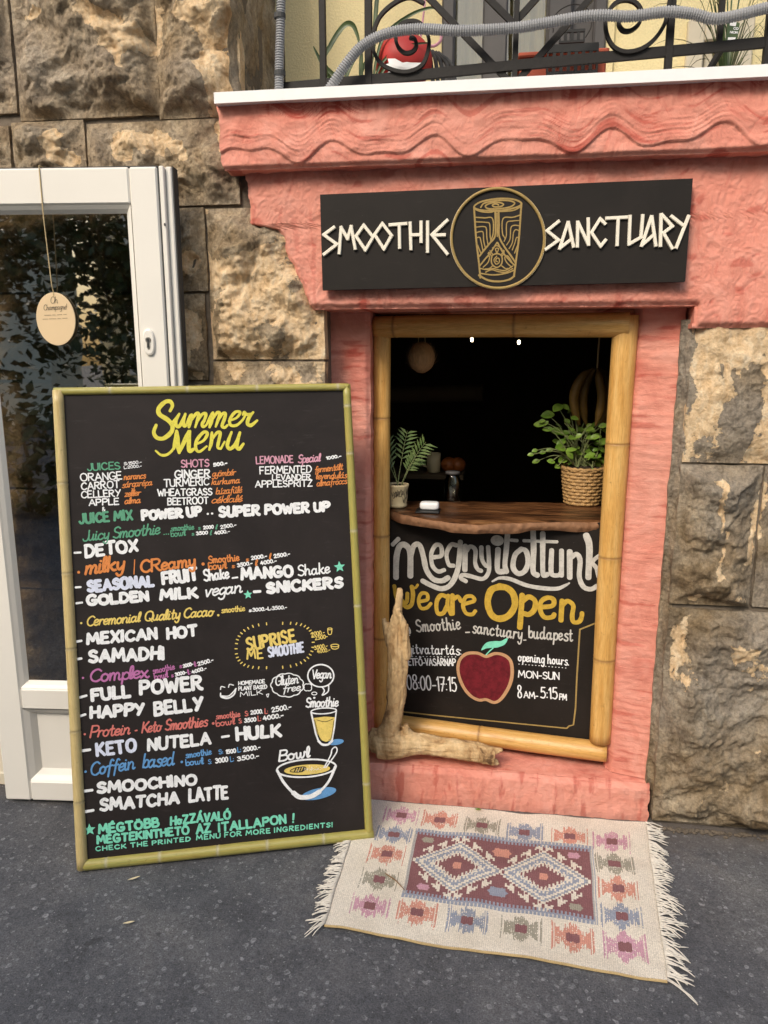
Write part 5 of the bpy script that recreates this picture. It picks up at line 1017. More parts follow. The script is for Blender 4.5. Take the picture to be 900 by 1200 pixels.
# measure photo positions in rug coordinates
def ruv(x, y):
    q = gz(x, y); u = v_ = .5
    for _ in range(30):
        p = rBL.lerp(rBR, u).lerp(rTL.lerp(rTR, u), v_); du = rBL.lerp(rTL, v_); dv = rBR.lerp(rTR, v_); ex = dv-du; ey = rTL.lerp(rTR, u)-rBL.lerp(rBR, u); d = q-p; det = ex.x*ey.y-ex.y*ey.x
        u += (d.x*ey.y-d.y*ey.x)/det; v_ += (ex.x*d.y-ex.y*d.x)/det
    return u, v_
Cc = dict(cr=(.80, .73, .62), bu=(.215, .060, .080), bl=(.29, .33, .43), sa=(.68, .285, .21), ol=(.35, .325, .255), pk=(.63, .32, .42), gy=(.42, .41, .40))
MO = [(470, 958, 'pk'), (515, 963, 'sa'), (565, 971, 'ol'), (615, 977, 'bl'), (667, 983, 'sa'), (716, 989, 'pk'), (720, 1016, 'ol'), (724, 1045, 'sa'), (728, 1077, 'bl'), (732, 1112, 'pk'),
      (671, 1102, 'sa'), (610, 1092, 'ol'), (547, 1081, 'bl'), (489, 1072, 'sa'), (434, 1064, 'pk'), (462, 981, 'bl'), (453, 1005, 'sa'), (444, 1033, 'ol')]
MO = [(*ruv(x, y), c) for x, y, c in MO]
fc = [ruv(*q) for q in ((470, 1048), (698, 1084), (694, 1000), (490, 975))]
fu0, fu1 = (fc[0][0]+fc[3][0])/2, (fc[1][0]+fc[2][0])/2; fv0, fv1 = (fc[0][1]+fc[1][1])/2, (fc[2][1]+fc[3][1])/2
NU, NV = 330, 200; rc = random.Random(9)
jit = [rc.uniform(-.14, .14) for _ in range(NU+4)]
def weave(i, j):
    u, v_ = (i+.5)/NU, (j+.5)/NV; c = Cc['cr']
    if fu0-.006 < u < fu1+.006 and fv0-.022 < v_ < fv1+.022:
        a, b_ = (u-fu0)/(fu1-fu0), (v_-fv0)/(fv1-fv0); tooth = .022*(1 if (i//2) % 2 else -1)
        if not (.0 < a < 1 and .0+tooth < b_ < 1+tooth): return Cc['bl'] if (0 < a < 1 and -.03+tooth < b_ < 1.03+tooth) or (i//1) % 2 else Cc['cr']
        if b_ < .04+tooth or b_ > .96+tooth: return Cc['bl']
        if a < .012 or a > .988: return Cc['gy']
        for cu in (.265, .735):
            x = abs(a-cu)/.235; y = abs(b_-.5)/.36; y = math.floor(y*14)/14; r = x+y
            if r < .10: return Cc['sa']
            rr = r+.10*((i//2) % 2)
            if rr < .52: return Cc['bu'] if not (abs(a-cu) < .02 and y < .1) else Cc['sa']
            if rr < .64: return Cc['cr']
            if rr < .74: return Cc['bl'] if (i//2+j//3) % 2 else Cc['cr']
            if r < .90: return Cc['cr'] if r > .80 else Cc['bl']
            if r < .985: return Cc['bl'] if (i//2) % 2 else (.30, .32, .36)
            if r < 1.05: return Cc['cr']
            if r < 1.10: return Cc['bu']
            if r < 1.42 and y > .05:      # row of latch hooks outside each diamond
                ph = (x*3.2) % 1.0; e = r-1.08
                if ph < .36 and e < .30 and .03 < x < .92: return Cc['cr']
                if .16 < e < .27 and ph < .72 and x < .92: return Cc['cr']
        for cu, cv, k in ((.5, .80, 'sa'), (.5, .20, 'bl'), (.90, .86, 'pk'), (.08, .86, 'ol'), (.90, .14, 'ol'), (.10, .14, 'pk'), (.5, .5, 'gy')):
            x, y = abs(a-cu), abs(b_-cv); s = .9 if cu in (.5,) else .6
            if cv == .5: s = .45
            if x < .045*s and y < .07*s or x+y*.45 < .062*s and x > .02*s: return Cc[k]
        return Cc['bu']
    for mu, mv, k in MO:
        x, y = (u-mu)/.062, (v_-mv)/.072
        if abs(x) < 1.05 and abs(y) < 1.4:
            ax = abs(x); col = int(u*NU)
            if ax < .30 and abs(y) < .36-.5*abs(ax-.15): return Cc['bu']
            hgt = 1.05 if ax < .16 else (.85 if ax < .36 else (.45+.0 if ax < .62 else (.62 if ax < .82 else .95)))
            if abs(y) < hgt+jit[col]*1.6*(1 if col % 2 else -.6) and not (.84 < ax < .92):
                if ax < 1.0 and (col % 2 == 0 or rc.random() < .86): return Cc[k]
    return c
mb = MB(); v = []; f = []; fcs = []
for j in range(NV+1):
    for i in range(NU+1): v.append(rug(i/NU, j/NV))
for j in range(NV):
    for i in range(NU):
        f.append((j*(NU+1)+i, j*(NU+1)+i+1, (j+1)*(NU+1)+i+1, (j+1)*(NU+1)+i)); c = weave(i, j); k = 1+.10*rc.uniform(-1, 1)+(.05 if (i % 2) else -.05)
        if j < 1: c = (.58, .42, .20)
        fcs.append(tuple((q*.86+e*.10)*k for q, e in zip(c, Cc['cr'])) if c != Cc['cr'] else tuple(q*k for q in c))
b0 = len(v); loop = list(range(NU+1))
for i in loop: v.append(rug(i/NU, 0)+Vector((0, 0, -.0055)))
for i in range(NU): f.append((i, b0+i, b0+i+1, i+1)); fcs.append((.55, .40, .20))
for s, i in ((0, 0), (1, NU)):
    b1 = len(v)
    for j in range(NV+1): v.append(rug(i/NU, j/NV)+Vector((0, 0, -.005)))
    for j in range(NV): q = (j*(NU+1)+i, (j+1)*(NU+1)+i, b1+j+1, b1+j); f.append(q if s == 0 else q[::-1]); fcs.append(Cc['cr'])
rg = thing('kilim_rug', (.05, 1.95, 0), 'cream fringed kilim rug with burgundy centre lying in front of the pink step', 'rug')
mb.add(v, f, fcs); mb.build('cloth', M['weave'], rg, smooth=True)
for side in (0, 1):
    mb = MB(); rf = random.Random(20+side)
    for k in range(150):
        v0 = (k+rf.uniform(.1, .9))/150; clump = math.sin(v0*21+side)*.35+.25*math.sin(v0*57)
        base = rug(side, v0); out = (rBR-rBL).normalized()*(1 if side else -1); along = (rTL-rBL).normalized(); L = (.042+.022*noise.noise(Vector((v0*14, side, 2)))+rf.uniform(-.006, .008))*(1.2 if side else 1.0)
        if v0 < .06: L *= 1.25
        an_ = clump*.7+rf.gauss(0, .16)-(.55 if v0 < .08 else 0)-(.3 if not side else .12); d = (out*math.cos(an_)+along*math.sin(an_)).normalized(); cu = rf.uniform(-1.3, 1.3)
        pts = []
        for s in range(6):
            t = s/5; q = base+d*L*t+along*L*.3*cu*t*t; q.z = max(.0022, base.z*(1-t)**1.5+.006*math.sin(math.pi*t)*rf.uniform(.3, 1)+.002); pts.append(q)
        tube(mb, pts, [.0019, .0018, .0017, .0016, .0015, .0009], 5)
    mb.build('fringe', M['fringe'], rg, smooth=True)
mb = MB(); pts = [gz(452, 1027)+Vector((0, 0, .009)), gz(464, 1037)+Vector((0, 0, .014)), gz(474, 1047)+Vector((0, 0, .011))]; tube(mb, pts, [.0016, .0018, .001], 6)
o = mb.build('twig', M['twig'], loc=pts[1]); tag(o, 'thin brown twig lying on the left side of the rug', 'twig')
def flat_leaf(c, d, L, w, m, name, label, cat):
    d = Vector(d).normalized(); s = Vector((-d.y, d.x, 0)); mb = MB(); v = []; n = 8
    for i in range(n+1):
        t = i/n; ww = w*math.sin(math.pi*t)**.8*.5; p = Vector(c)+d*L*(t-.5)+Vector((0, 0, .003+.004*t*t)); v += [p-s*ww+Vector((0, 0, .0015)), p, p+s*ww+Vector((0, 0, .0015))]
    f = [(3*i+k, 3*i+k+1, 3*i+k+4, 3*i+k+3) for i in range(n) for k in (0, 1)]; mb.add(v, f); o = mb.build(name, m, loc=c); tag(o, label, cat)
flat_leaf(gz(560, 954)+Vector((0, 0, .012)), (1, -.3, 0), .022, .010, M['basil'], 'fallen_leaf', 'small green leaf dropped near the step edge of the rug', 'leaf')
flat_leaf(gz(157, 1031), (1, .5, 0), .034, .008, M['dryleaf'], 'fallen_leaf', 'dry pale leaf on the asphalt just below the menu board', 'leaf')
flat_leaf(gz(151, 1083), (1, .25, 0), .030, .008, M['dryleaf'], 'fallen_leaf', 'dry yellowish leaf on bare asphalt, the lower of two', 'leaf')

# ------------------------------------------------------------------ driftwood branch
def remesh(parts, name, m, loc, disp, vox=.0032):
    mb = MB()
    for pts, rad in parts: tube(mb, crom(pts, 6), [rad[0]]*0+[rad[min(len(rad)-1, int(i/6))]*(1-(i % 6)/6)+rad[min(len(rad)-1, int(i/6)+1)]*((i % 6)/6) for i in range((len(pts)-1)*6+1)], 14)
    o = mb.build(name, m, loc=loc); md = o.modifiers.new('r', 'REMESH'); md.mode = 'VOXEL'; md.voxel_size = vox
    me = bpy.data.meshes.new_from_object(o.evaluated_get(bpy.context.evaluated_depsgraph_get())); o.modifiers.clear(); o.data = me
    me.materials.clear(); me.materials.append(m)
    nrm = [v.normal.copy() for v in me.vertices]
    for v, n in zip(me.vertices, nrm): v.co += n*disp(v.co+Vector(loc))
    me.polygons.foreach_set('use_smooth', [True]*len(me.polygons)); return o
YD = 2.265
def dp(x, y, Y=YD): return at(x, y, Y)
def ddisp(p):
    vert = sstep(.27, .33, p.z); qa = Vector((p.x*85, p.y*85, p.z*6)); qb = Vector((p.x*7, p.y*85, p.z*85))
    g = noise.fractal(qa, .8, 2, 4)*vert+noise.fractal(qb, .8, 2, 4)*(1-vert)
    kn = noise.noise(p*17+Vector((3, 0, 0)))
    return .0042*g+.005*noise.noise(p*14)+.0016*noise.noise(p*120)-.013*max(0, (noise.noise(qa*.35)*vert+noise.noise(qb*.35)*(1-vert))-.30)+.006*max(0, kn-.35)
dwd = remesh([([dp(469, 690, 2.27), dp(465, 718), dp(462, 746), dp(467, 778), dp(464, 815), dp(459, 845), dp(452, 866)], [.009, .015, .028, .033, .031, .031, .040]),
              ([dp(449, 724), dp(454, 742), dp(464, 772)], [.008, .015, .02]), ([dp(466, 715, 2.25), dp(474, 738, 2.25), dp(474, 770)], [.006, .013, .02]),
              ([dp(443, 872), dp(458, 872), dp(490, 872), dp(520, 876), dp(550, 880), dp(580, 886)], [.046, .048, .037, .032, .032, .029]),
              ([dp(432, 862), dp(446, 868), dp(470, 868)], [.028, .045, .04]), ([dp(562, 883), dp(578, 892), dp(584, 896)], [.024, .012, .005]), ([dp(562, 880), dp(580, 880), dp(589, 879)], [.02, .012, .004]), ([dp(474, 850), dp(479, 862), dp(492, 872)], [.012, .018, .024])],
             'driftwood', M['drift'], dp(455, 890), ddisp)
tag(dwd, 'bleached L-shaped driftwood branch standing on the pink step', 'driftwood')

# ------------------------------------------------------------------ things on the counter
def counter(px, py): return gz(px, py, zc+.001)
pc = counter(466, 594); pp = thing('potted_palm', pc, 'small palm in a cream printed pot at the left end of the counter', 'plant')
mb = MB(); k = (Vector(pc)-EYE).length/F
lathe(mb, pc, [(.0, 0), (.026, 0), (.031, .003), (.0325, .010), (.030, .014), (.033, .03), (.0355, .068), (.038, .073), (.038, .08), (.034, .08), (.033, .072), (.0, .071)], 40); mb.build('pot', M['pot'], pp, smooth=True)
mb = MB(); blob(mb, pc+Vector((0, 0, .071)), .032, .032, .006, lambda d: .3*noise.noise(d*6)); mb.build('soil', M['soil'], pp)
mb = MB(); rn = random.Random(5)
for q in range(9):
    a0 = -1.9+q*.19; z0 = .026+rn.random()*.03; pts = []
    for s in range(7): a = a0+.3*math.sin(s*1.3+q)*.6; z = z0+.012*math.sin(s*2.1+q*2); rr = .0338+(z-.03)/.038*.0025; pts.append(pc+Vector((math.cos(a)*rr, math.sin(a)*rr, z)))
    tube(mb, pts, .0007, 4)
mb.build('pot_drawing', M['ink'], pp)
def frond(mb, ms, base, tip, arch, n, L, w, rn):
    base, tip = Vector(base), Vector(tip); pts = [base.lerp(tip, t)+Vector((0, 0, arch*math.sin(math.pi*t))) for t in [i/10 for i in range(11)]]; tube(ms, pts, [.0016*(1-i/14) for i in range(11)], 5)
    for i in range(n):
        t = .42+.58*i/n; j = min(9, int(t*10)); p = pts[j].lerp(pts[j+1], t*10-j); d = (pts[j+1]-pts[j]).normalized(); s = d.cross(Vector((.2, -1, .3))).normalized()
        for sg in (-1, 1):
            dd = (d*.8+s*sg*.75+Vector((0, 0, -.2))).normalized(); l = L*(1-.5*abs(t-.7))*rn.uniform(.8, 1.1); q = dd.cross(Vector((0, -1, .2))).normalized()*w
            mb.add([p, p+dd*l*.4+q, p+dd*l+Vector((0, 0, -.008)), p+dd*l*.4-q], [(0, 1, 2, 3)])
ml, ms = MB(), MB(); rn = random.Random(2); top = pc+Vector((0, 0, .07))
for tx, tz, ty in ((.095, .155, -.01), (.06, .10, .01), (-.05, .17, .0), (.03, .19, .02), (-.06, .11, .01)):
    frond(ml, ms, top+Vector((rn.uniform(-.012, .012), rn.uniform(-.01, .01), 0)), top+Vector((tx, ty, tz)), .015, 7, .05, .0042, rn)
ml.build('fronds', M['palmleaf'], pp); ms.build('stem', M['stem'], pp)
# earphone-sized white case on a dark tray
cc = counter(503, 600); kx = .0029
tr_ = MB(); box(tr_, cc.x-.045, cc.x+.035, cc.y-.03, cc.y+.045, zc+.0015, zc+.006, .002); o = tr_.build('tray', M['crate'], loc=cc); tag(o, 'flat dark tray on the counter under a white case', 'tray')
w_ = MB(); cw = counter(503, 599); z_ = zc+.0065; v = []; n = 40
for rr, z in ((.80, 0), (.95, .002), (1, .006), (1, .017), (.95, .021), (.82, .0235)):
    for k in range(n):
        a = 2*math.pi*k/n; cx_ = math.copysign(abs(math.cos(a))**.5, math.cos(a)); cy_ = math.copysign(abs(math.sin(a))**.5, math.sin(a)); v.append((cw.x+cx_*.032*rr, cw.y+.012+cy_*.022*rr, z_+z))
w_.add(v, [(s*n+k, s*n+(k+1) % n, (s+1)*n+(k+1) % n, (s+1)*n+k) for s in range(5) for k in range(n)]+[tuple(5*n+k for k in range(n)), tuple(range(n))[::-1]]); o = w_.build('case', M['white_metal'], loc=(cw.x, cw.y, z_), smooth=True); tag(o, 'small white rounded case on the dark tray', 'case')
# basil in a wicker basket
kc = counter(682, 590); bk = thing('basil_basket', kc, 'leafy green basil plant in a woven wicker basket at the right end of the counter', 'plant')
RB, RT, HB = .058, .074, .128
prof = []; nz = 88
def wk(i, w):
    z = i/nz; row = int(z*11); ph = z*11-row; c = (w*13/math.pi+(row % 2))*.5; fr = c-math.floor(c)
    return .0065*math.sin(math.pi*ph)**.7*(.10+.90*math.sin(math.pi*fr))-.002*(1-abs(2*fr-1) > .93)
mb = MB(); lathe(mb, kc, [(RB+(RT-RB)*(i/nz)**.9, HB*i/nz) for i in range(nz+1)], 156, wk); mb.build('basket', M['wicker'], bk, smooth=True)
mb = MB(); tube(mb, [kc+Vector((math.cos(a)*RT, math.sin(a)*RT, HB+.002*math.sin(a*20))) for a in [2*math.pi*i/48 for i in range(49)]], .0055, 8, False); mb.build('rim', M['wicker'], bk, smooth=True)
mb = MB(); blob(mb, kc+Vector((0, 0, HB-.006)), RT-.004, RT-.004, .01, lambda d: .3*noise.noise(d*6)); mb.build('soil', M['soil'], bk)
def leaf(mb, c, d, up, L, w):
    d = d.normalized(); s = d.cross(up).normalized(); up = s.cross(d).normalized(); n = 8; v = []
    for i in range(n+1):
        t = i/n; ww = w*.5*math.sin(math.pi*min(1, t*.97+.015))**.65; p = c+d*L*t-up*L*.16*t*t
        v += [p-s*ww+up*ww*.22, p-s*ww*.5+up*ww*.16, p, p+s*ww*.5+up*ww*.16, p+s*ww+up*ww*.22]
    mb.add(v, [(5*i+k, 5*i+k+1, 5*i+k+6, 5*i+k+5) for i in range(n) for k in range(4)])
ml, ms = MB(), MB(); rn = random.Random(8)
LV = [(255, 280, 62), (165, 345, 60), (85, 430, 46), (165, 470, 46), (240, 490, 56), (335, 400, 32), (405, 375, 40), (355, 315, 30), (385, 545, 52), (280, 635, 58), (50, 660, 28), (120, 675, 30), (180, 655, 34), (15, 695, 28), (60, 755, 36), (195, 755, 38), (520, 740, 58), (640, 745, 52), (600, 715, 42), (610, 595, 52), (530, 480, 54), (550, 850, 46), (420, 830, 34), (300, 740, 52), (340, 800, 42), (470, 700, 48), (410, 660, 44), (250, 800, 36), (290, 505, 42), (480, 780, 50), (640, 650, 44), (115, 400, 30), (445, 480, 34), (650, 440, 40), (560, 780, 40), (610, 820, 44), (240, 580, 40), (360, 700, 46), (580, 540, 40)]
hub = [kc+Vector((rn.uniform(-.03, .03), rn.uniform(-.03, .03), HB)) for _ in range(9)]
for i, (x, y, r) in enumerate(LV):
    px_, py_ = 620+x/7.5, 440+y/7.5; Yl = kc.y+rn.uniform(-.06, .05); p = at(px_, py_, Yl); sz = r/7.5*2*(p-EYE).length/F*.95; h = hub[i % 9]
    mid = h.lerp(p, .55)+Vector((0, 0, .03)); tube(ms, crom([h, mid, p], 6), .0014, 5)
    out = (p-h); out.z *= .3; d = Vector((out.x+rn.uniform(-.05, .05), out.y*.4+rn.uniform(-.06, .02), rn.uniform(-.03, .05))).normalized(); up = Vector((rn.uniform(-.3, .3), -.75, .65))
    leaf(ml, p-d*sz*.5, d, up, sz, sz*.72)
    if r > 40 and i % 2 == 0: d2 = Vector((-d.x+rn.uniform(-.4, .4), -.3, d.z+rn.uniform(-.2, .5))).normalized(); leaf(ml, p-d*sz*.45, d2, up+Vector((.3, 0, 0)), sz*.6, sz*.45)
for k in range(46):
    p = kc+Vector((rn.uniform(-.08, .09), rn.uniform(-.05, .07), HB+rn.uniform(.0, .15))); d = Vector((rn.gauss(0, 1), rn.gauss(0, .6), rn.gauss(0, .5))).normalized(); leaf(ml, p, d, Vector((rn.uniform(-.4, .4), -.5, .8)), rn.uniform(.025, .04), rn.uniform(.018, .028))
for k in range(9): h = hub[k]; tube(ms, [h, h+Vector((rn.uniform(-.02, .02), rn.uniform(-.02, .02), .08)), h+Vector((rn.uniform(-.05, .05), rn.uniform(-.03, .03), .15))], .0014, 5)
ml.build('leaves', M['basil'], bk, smooth=True); ms.build('stem', M['stem'], bk)

# ------------------------------------------------------------------ things hanging and standing inside
ch = at(494, 419, 2.54); k = (ch-EYE).length/F
co = thing('coconut', ch, 'brown hairy coconut hanging inside at the upper left of the window', 'coconut')
mb = MB(); blob(mb, ch, 15*k, 15*k, 17.5*k, lambda d: .03*noise.noise(d*3)+.012*noise.noise(Vector((d.x*22, d.y*22, d.z*3))), 48, 32); mb.build('shell', M['coco'], co, smooth=True)
mb = MB(); rn = random.Random(3)
for i in range(60):
    d = Vector((rn.gauss(0, 1), rn.gauss(0, .8)-.3, rn.gauss(0, 1))).normalized(); p = ch+d*15.4*k; t = d.cross(Vector((rn.gauss(0, .3), .2, 1))).normalized().cross(d); tube(mb, [p, p+t*.015+d*.002, p+t*.03+d*rn.uniform(-.001, .006)], .0005, 3)
mb.build('fibre', M['husk'], co)
mb = MB(); tube(mb, [ch+Vector((.012, 0, 16*k)), ch+Vector((.006, 0, .12)), ch+Vector((0, 0, .25))], .0016, 5); tube(mb, [ch+Vector((-.012, 0, 15*k)), ch+Vector((-.006, 0, .12)), ch+Vector((0, 0, .25))], .0016, 5); mb.build('string', M['twine'], co)
for i, (x, y, lb) in enumerate(((553, 398, 'tiny lit fairy bulb under the top cane, nearer the coconut'), (608, 401, 'tiny lit fairy bulb under the top cane, nearer the right post'))):
    q = at(x, y, 2.5); t = thing('fairy_light', q, lb, 'fairy light', 'fairy lights under the top cane')
    mb = MB(); blob(mb, q, .0045, .0045, .007, None, 10, 8); mb.build('bulb', M['bulb'], t, smooth=True)
    mb = MB(); tube(mb, [q+Vector((0, 0, .006)), q+Vector((.001, 0, .014))], .0042, 8); tube(mb, [q+Vector((.001, 0, .012)), q+Vector((.002, 0, .08))], .0012, 5); mb.build('socket', M['gasket'], t)
bp = at(700, 432, 2.62); bh = thing('banana_bunch', bp+Vector((0, 0, .1)), 'hanging bunch of spotted bananas behind the basil at the right post', 'bananas')
for i, (dx, dy, cv) in enumerate(((-.045, .0, -.03), (-.02, .03, -.02), (.02, .02, .03), (.0, -.02, .02), (.035, .04, .035))):
    mb = MB(); pts = [bp+Vector((dx*.3, dy*.3, .0)), bp+Vector((dx*.9+cv*.3, dy, -.03)), bp+Vector((dx+cv*.9, dy, -.09)), bp+Vector((dx+cv*.6, dy, -.15)), bp+Vector((dx+cv*.1, dy, -.19))]
    tube(mb, crom(pts, 5), [.005]*2+[.008, .011, .014, .0155, .0165, .017, .017, .017, .0165, .016, .0155, .015, .0145, .014, .0125, .010, .008, .006, .004], 8); mb.build('banana', M['banana'], bh, smooth=True)
mb = MB(); tube(mb, [bp+Vector((0, 0, -.01)), bp+Vector((0, 0, .06)), bp+Vector((.004, .01, .16)), bp+Vector((.004, .03, .4))], .003, 6); mb.build('hanging_cord', M['twine'], bh)
q0 = at(455, 463, 3.2); q1 = at(566, 460, 3.2); mb = MB(); pole(mb, q0, q1, .036, [.4], None, 16, .03, 9); o = mb.build('shelf_log', M['beam'], loc=q0, smooth=True); tag(o, 'thick dim log shelf hung across the back of the dark shop', 'shelf')
# back shelf with fruit
zb = at(500, 552, 3.1).z; mb = MB(); box(mb, at(455, 552, 3.1).x, at(544, 552, 3.1).x, 3.0, 3.25, zb-.02, zb, .002); box(mb, at(460, 552, 3.1).x, at(464, 552, 3.1).x, 3.02, 3.2, 0, zb-.021); box(mb, at(536, 552, 3.1).x, at(540, 552, 3.1).x, 3.02, 3.2, 0, zb-.021); o = mb.build('back_shelf', M['beam'], loc=at(500, 552, 3.1)); tag(o, 'dark back shelf carrying oranges and a mug inside', 'shelf')
for i, (x, lb) in enumerate(((526, 'orange on the dim back shelf beside the mug'), (536, 'orange on the dim back shelf, at the right end'))):
    q = at(x, 552, 3.08); q.z = zb+.032; mb = MB(); blob(mb, q, .034, .034, .032); o = mb.build('orange', M['orangef'], loc=q, smooth=True); tag(o, lb, 'orange', 'oranges on the back shelf')
q = at(508, 552, 3.08); q.z = zb; mg = thing('mug', q, 'plain white mug on the dim back shelf beside the oranges', 'mug')
mb = MB(); lathe(mb, q, [(.024, 0), (.028, .002), (.029, .08), (.026, .08), (.025, .01), (.0, .01)], 24); mb.build('cup', M['pot'], mg, smooth=True)
mb = MB(); tube(mb, [q+Vector((-.027, 0, .065)), q+Vector((-.05, 0, .06)), q+Vector((-.05, 0, .03)), q+Vector((-.028, 0, .02))], .004, 6); mb.build('handle', M['pot'], mg, smooth=True)
q = counter(530, 586); jr = thing('glass_jar', q, 'clear glass jar standing at the back of the counter', 'jar'); mb = MB(); lathe(mb, q, [(.026, 0), (.03, .003), (.03, .07), (.024, .085), (.024, .095), (.022, .095), (.022, .084), (.028, .07), (.028, .006), (.0, .006)], 24); mb.build('body', M['jarglass'], jr, smooth=True)
mb = MB(); lathe(mb, q, [(.026, .0952), (.026, .104), (.0, .105)], 24); mb.build('lid', M['char'], jr, smooth=True)

# ------------------------------------------------------------------ balcony railing, conduit and clutter
YR = 2.17
def rp(x, y, Y=YR): return at(x, y, Y)
ra = thing('balcony_railing', (.5, YR, ZF), 'black wrought iron balcony railing with scrolls and crossed bars', 'railing')
def barpath(name, pts, w, d=None, Y=YR, sm=False, cap=0):
    P3_ = [rp(x, y, Y) for x, y in pts]; P3_ = crom(P3_, 8) if sm else P3_
    mb = MB(); d = d or w; v = []; n = len(P3_)
    for i, p in enumerate(P3_):
        t = (P3_[min(i+1, n-1)]-P3_[max(0, i-1)]); t.y = 0; t.normalize(); s = Vector((-t.z, 0, t.x))*w/2; v += [p+s+Vector((0, -d/2, 0)), p-s+Vector((0, -d/2, 0)), p-s+Vector((0, d/2, 0)), p+s+Vector((0, d/2, 0))]
    f = [(4*i+k, 4*i+(k+1) % 4, 4*i+4+(k+1) % 4, 4*i+4+k) for i in range(n-1) for k in range(4)]+[(3, 2, 1, 0), (4*n-4, 4*n-3, 4*n-2, 4*n-1)]; mb.add(v, f); return mb.build(name, M['iron'], ra)
barpath('bottom_rail', [(331, 103), (431, 94), (602, 77), (897, 50), (1010, 40)], .024, .012)
barpath('top_rail', [(331, -330), (1010, -330)], .026, .04)
def up(x, y): q = rp(x, y); z2 = rp(x, -330).z; return q, z2
for x, y, w in ((379, 102, .017), (432, 110, .019), (603, 92, .014), (782, 88, .018), (898, 80, .020), (331, 118, .016), (842, 58, .014), (990, 66, .016)):
    q, z2 = up(x, y); mb = MB(); box(mb, q.x-w/2, q.x+w/2, YR-w/2+.0013, YR+w/2+.0013, q.z if y > 85 else q.z, z2, .001); mb.build('baluster', M['iron'], ra)
YK = YR+.004
for a, b2 in (((500, -5), (596, 95)), ((693, -3), (609, 92)), ((572, -2), (602, 28)), ((629, -2), (603, 27))):
    (xa, ya), (xb, yb) = a, b2; s = 3.2; barpath('diagonal_bar', [(xb+(xa-xb)*s, yb+(ya-yb)*s) if yb > 50 else (xb+(xa-xb)*4, yb+(ya-yb)*4), b2], .016, .010, YK+.002*(xa > xb))
barpath('scroll', [(497, 4), (480, -3), (462, 4), (445, 20), (437, 42), (438, 60), (447, 75), (463, 83), (480, 84), (495, 76), (502, 58), (502, 43), (494, 29), (483, 25), (470, 29), (464, 41), (466, 54), (474, 62), (483, 61), (488, 54), (486, 46), (480, 44)], .009, .012, YR-.008, True)
barpath('scroll', [(786, -8), (782, 16), (777, 32), (765, 48), (750, 58), (733, 61), (719, 55), (711, 40), (710, 22), (717, 8), (727, 1), (740, 1), (749, 8), (752, 18), (748, 29), (739, 36), (730, 36), (725, 28), (729, 20), (740, 17)], .009, .012, YR-.008, True)
barpath('scroll', [(786, -8), (790, -30), (800, -50)], .009, .012, YR-.006, True)
def corr(name, label, pts, r, Y, grp=None):
    P3_ = crom([at(x, y, YY) for x, y, YY in pts], 14); L = [0]
    for a, b2 in zip(P3_, P3_[1:]): L.append(L[-1]+(b2-a).length)
    n = int(L[-1]/.0021); q = []; rr = []; j = 0
    for i in range(n+1):
        s = L[-1]*i/n
        while j < len(L)-2 and L[j+1] < s: j += 1
        t = (s-L[j])/max(1e-9, L[j+1]-L[j]); q.append(P3_[j].lerp(P3_[j+1], t)); rr.append(r*(1 if i % 3 else .80))
    mb = MB(); tube(mb, q, rr, 14); o = mb.build(name, M['conduit'], loc=q[0]); tag(o, label, 'conduit', grp); return o
corr('corrugated_conduit', 'grey corrugated pipe winding along the balcony railing', [(379, 114, 2.135), (391, 97, 2.125), (408, 72, 2.12), (427, 52, 2.125), (455, 39, 2.125), (490, 34, 2.13), (540, 36, 2.12), (600, 33, 2.13), (640, 27, 2.13), (680, 20, 2.13), (705, 18, 2.125), (740, 19, 2.13), (780, 14, 2.125), (810, 16, 2.13), (835, 22, 2.13), (860, 19, 2.13), (900, 9, 2.13), (940, 2, 2.13), (1000, -12, 2.14)], .0135, 2.13)
vc = corr('corrugated_conduit', 'grey corrugated pipe standing upright at the left end of the railing', [(327, 114, 2.15), (327.5, 70, 2.15), (329, 20, 2.15), (330, -60, 2.15), (330, -200, 2.15)], .0125, 2.15)
for y in (19, 86):
    q = at(328, y, 2.15); mb = MB(); tube(mb, [q+Vector((0, 0, -.006)), q+Vector((0, 0, .006))], .0155, 14); WL[vc.name] = Vector(vc.location); mb.build('clip', M['gasket'], vc)
# strap-leaved plant
fp = at(420, 104, 2.36); fp.z = ZF
sp = thing('strap_leaf_plant', fp, 'potted plant with long dark strap leaves behind the left balusters', 'plant')
mb = MB(); lathe(mb, fp, [(.05, 0), (.07, .09), (.075, .10), (.06, .10)], 24); mb.build('pot', M['brick'], sp, smooth=True)
def strap(pts, w, YY):
    mb = MB(); P3_ = crom([at(x, y, YY) for x, y in pts], 6); n = len(P3_); v = []
    for i, p in enumerate(P3_):
        t = (P3_[min(i+1, n-1)]-P3_[max(0, i-1)]).normalized(); s = t.cross(Vector((.25, 1, .2))).normalized(); ww = w*.5*math.sin(math.pi*min(.98, .12+.86*i/(n-1)))**.6; v += [p-s*ww, p+Vector((0, .003, 0)), p+s*ww]
    mb.add(v, [(3*i+k, 3*i+k+1, 3*i+k+4, 3*i+k+3) for i in range(n-1) for k in (0, 1)]); mb.build('leaf', M['strap'], sp, smooth=True)
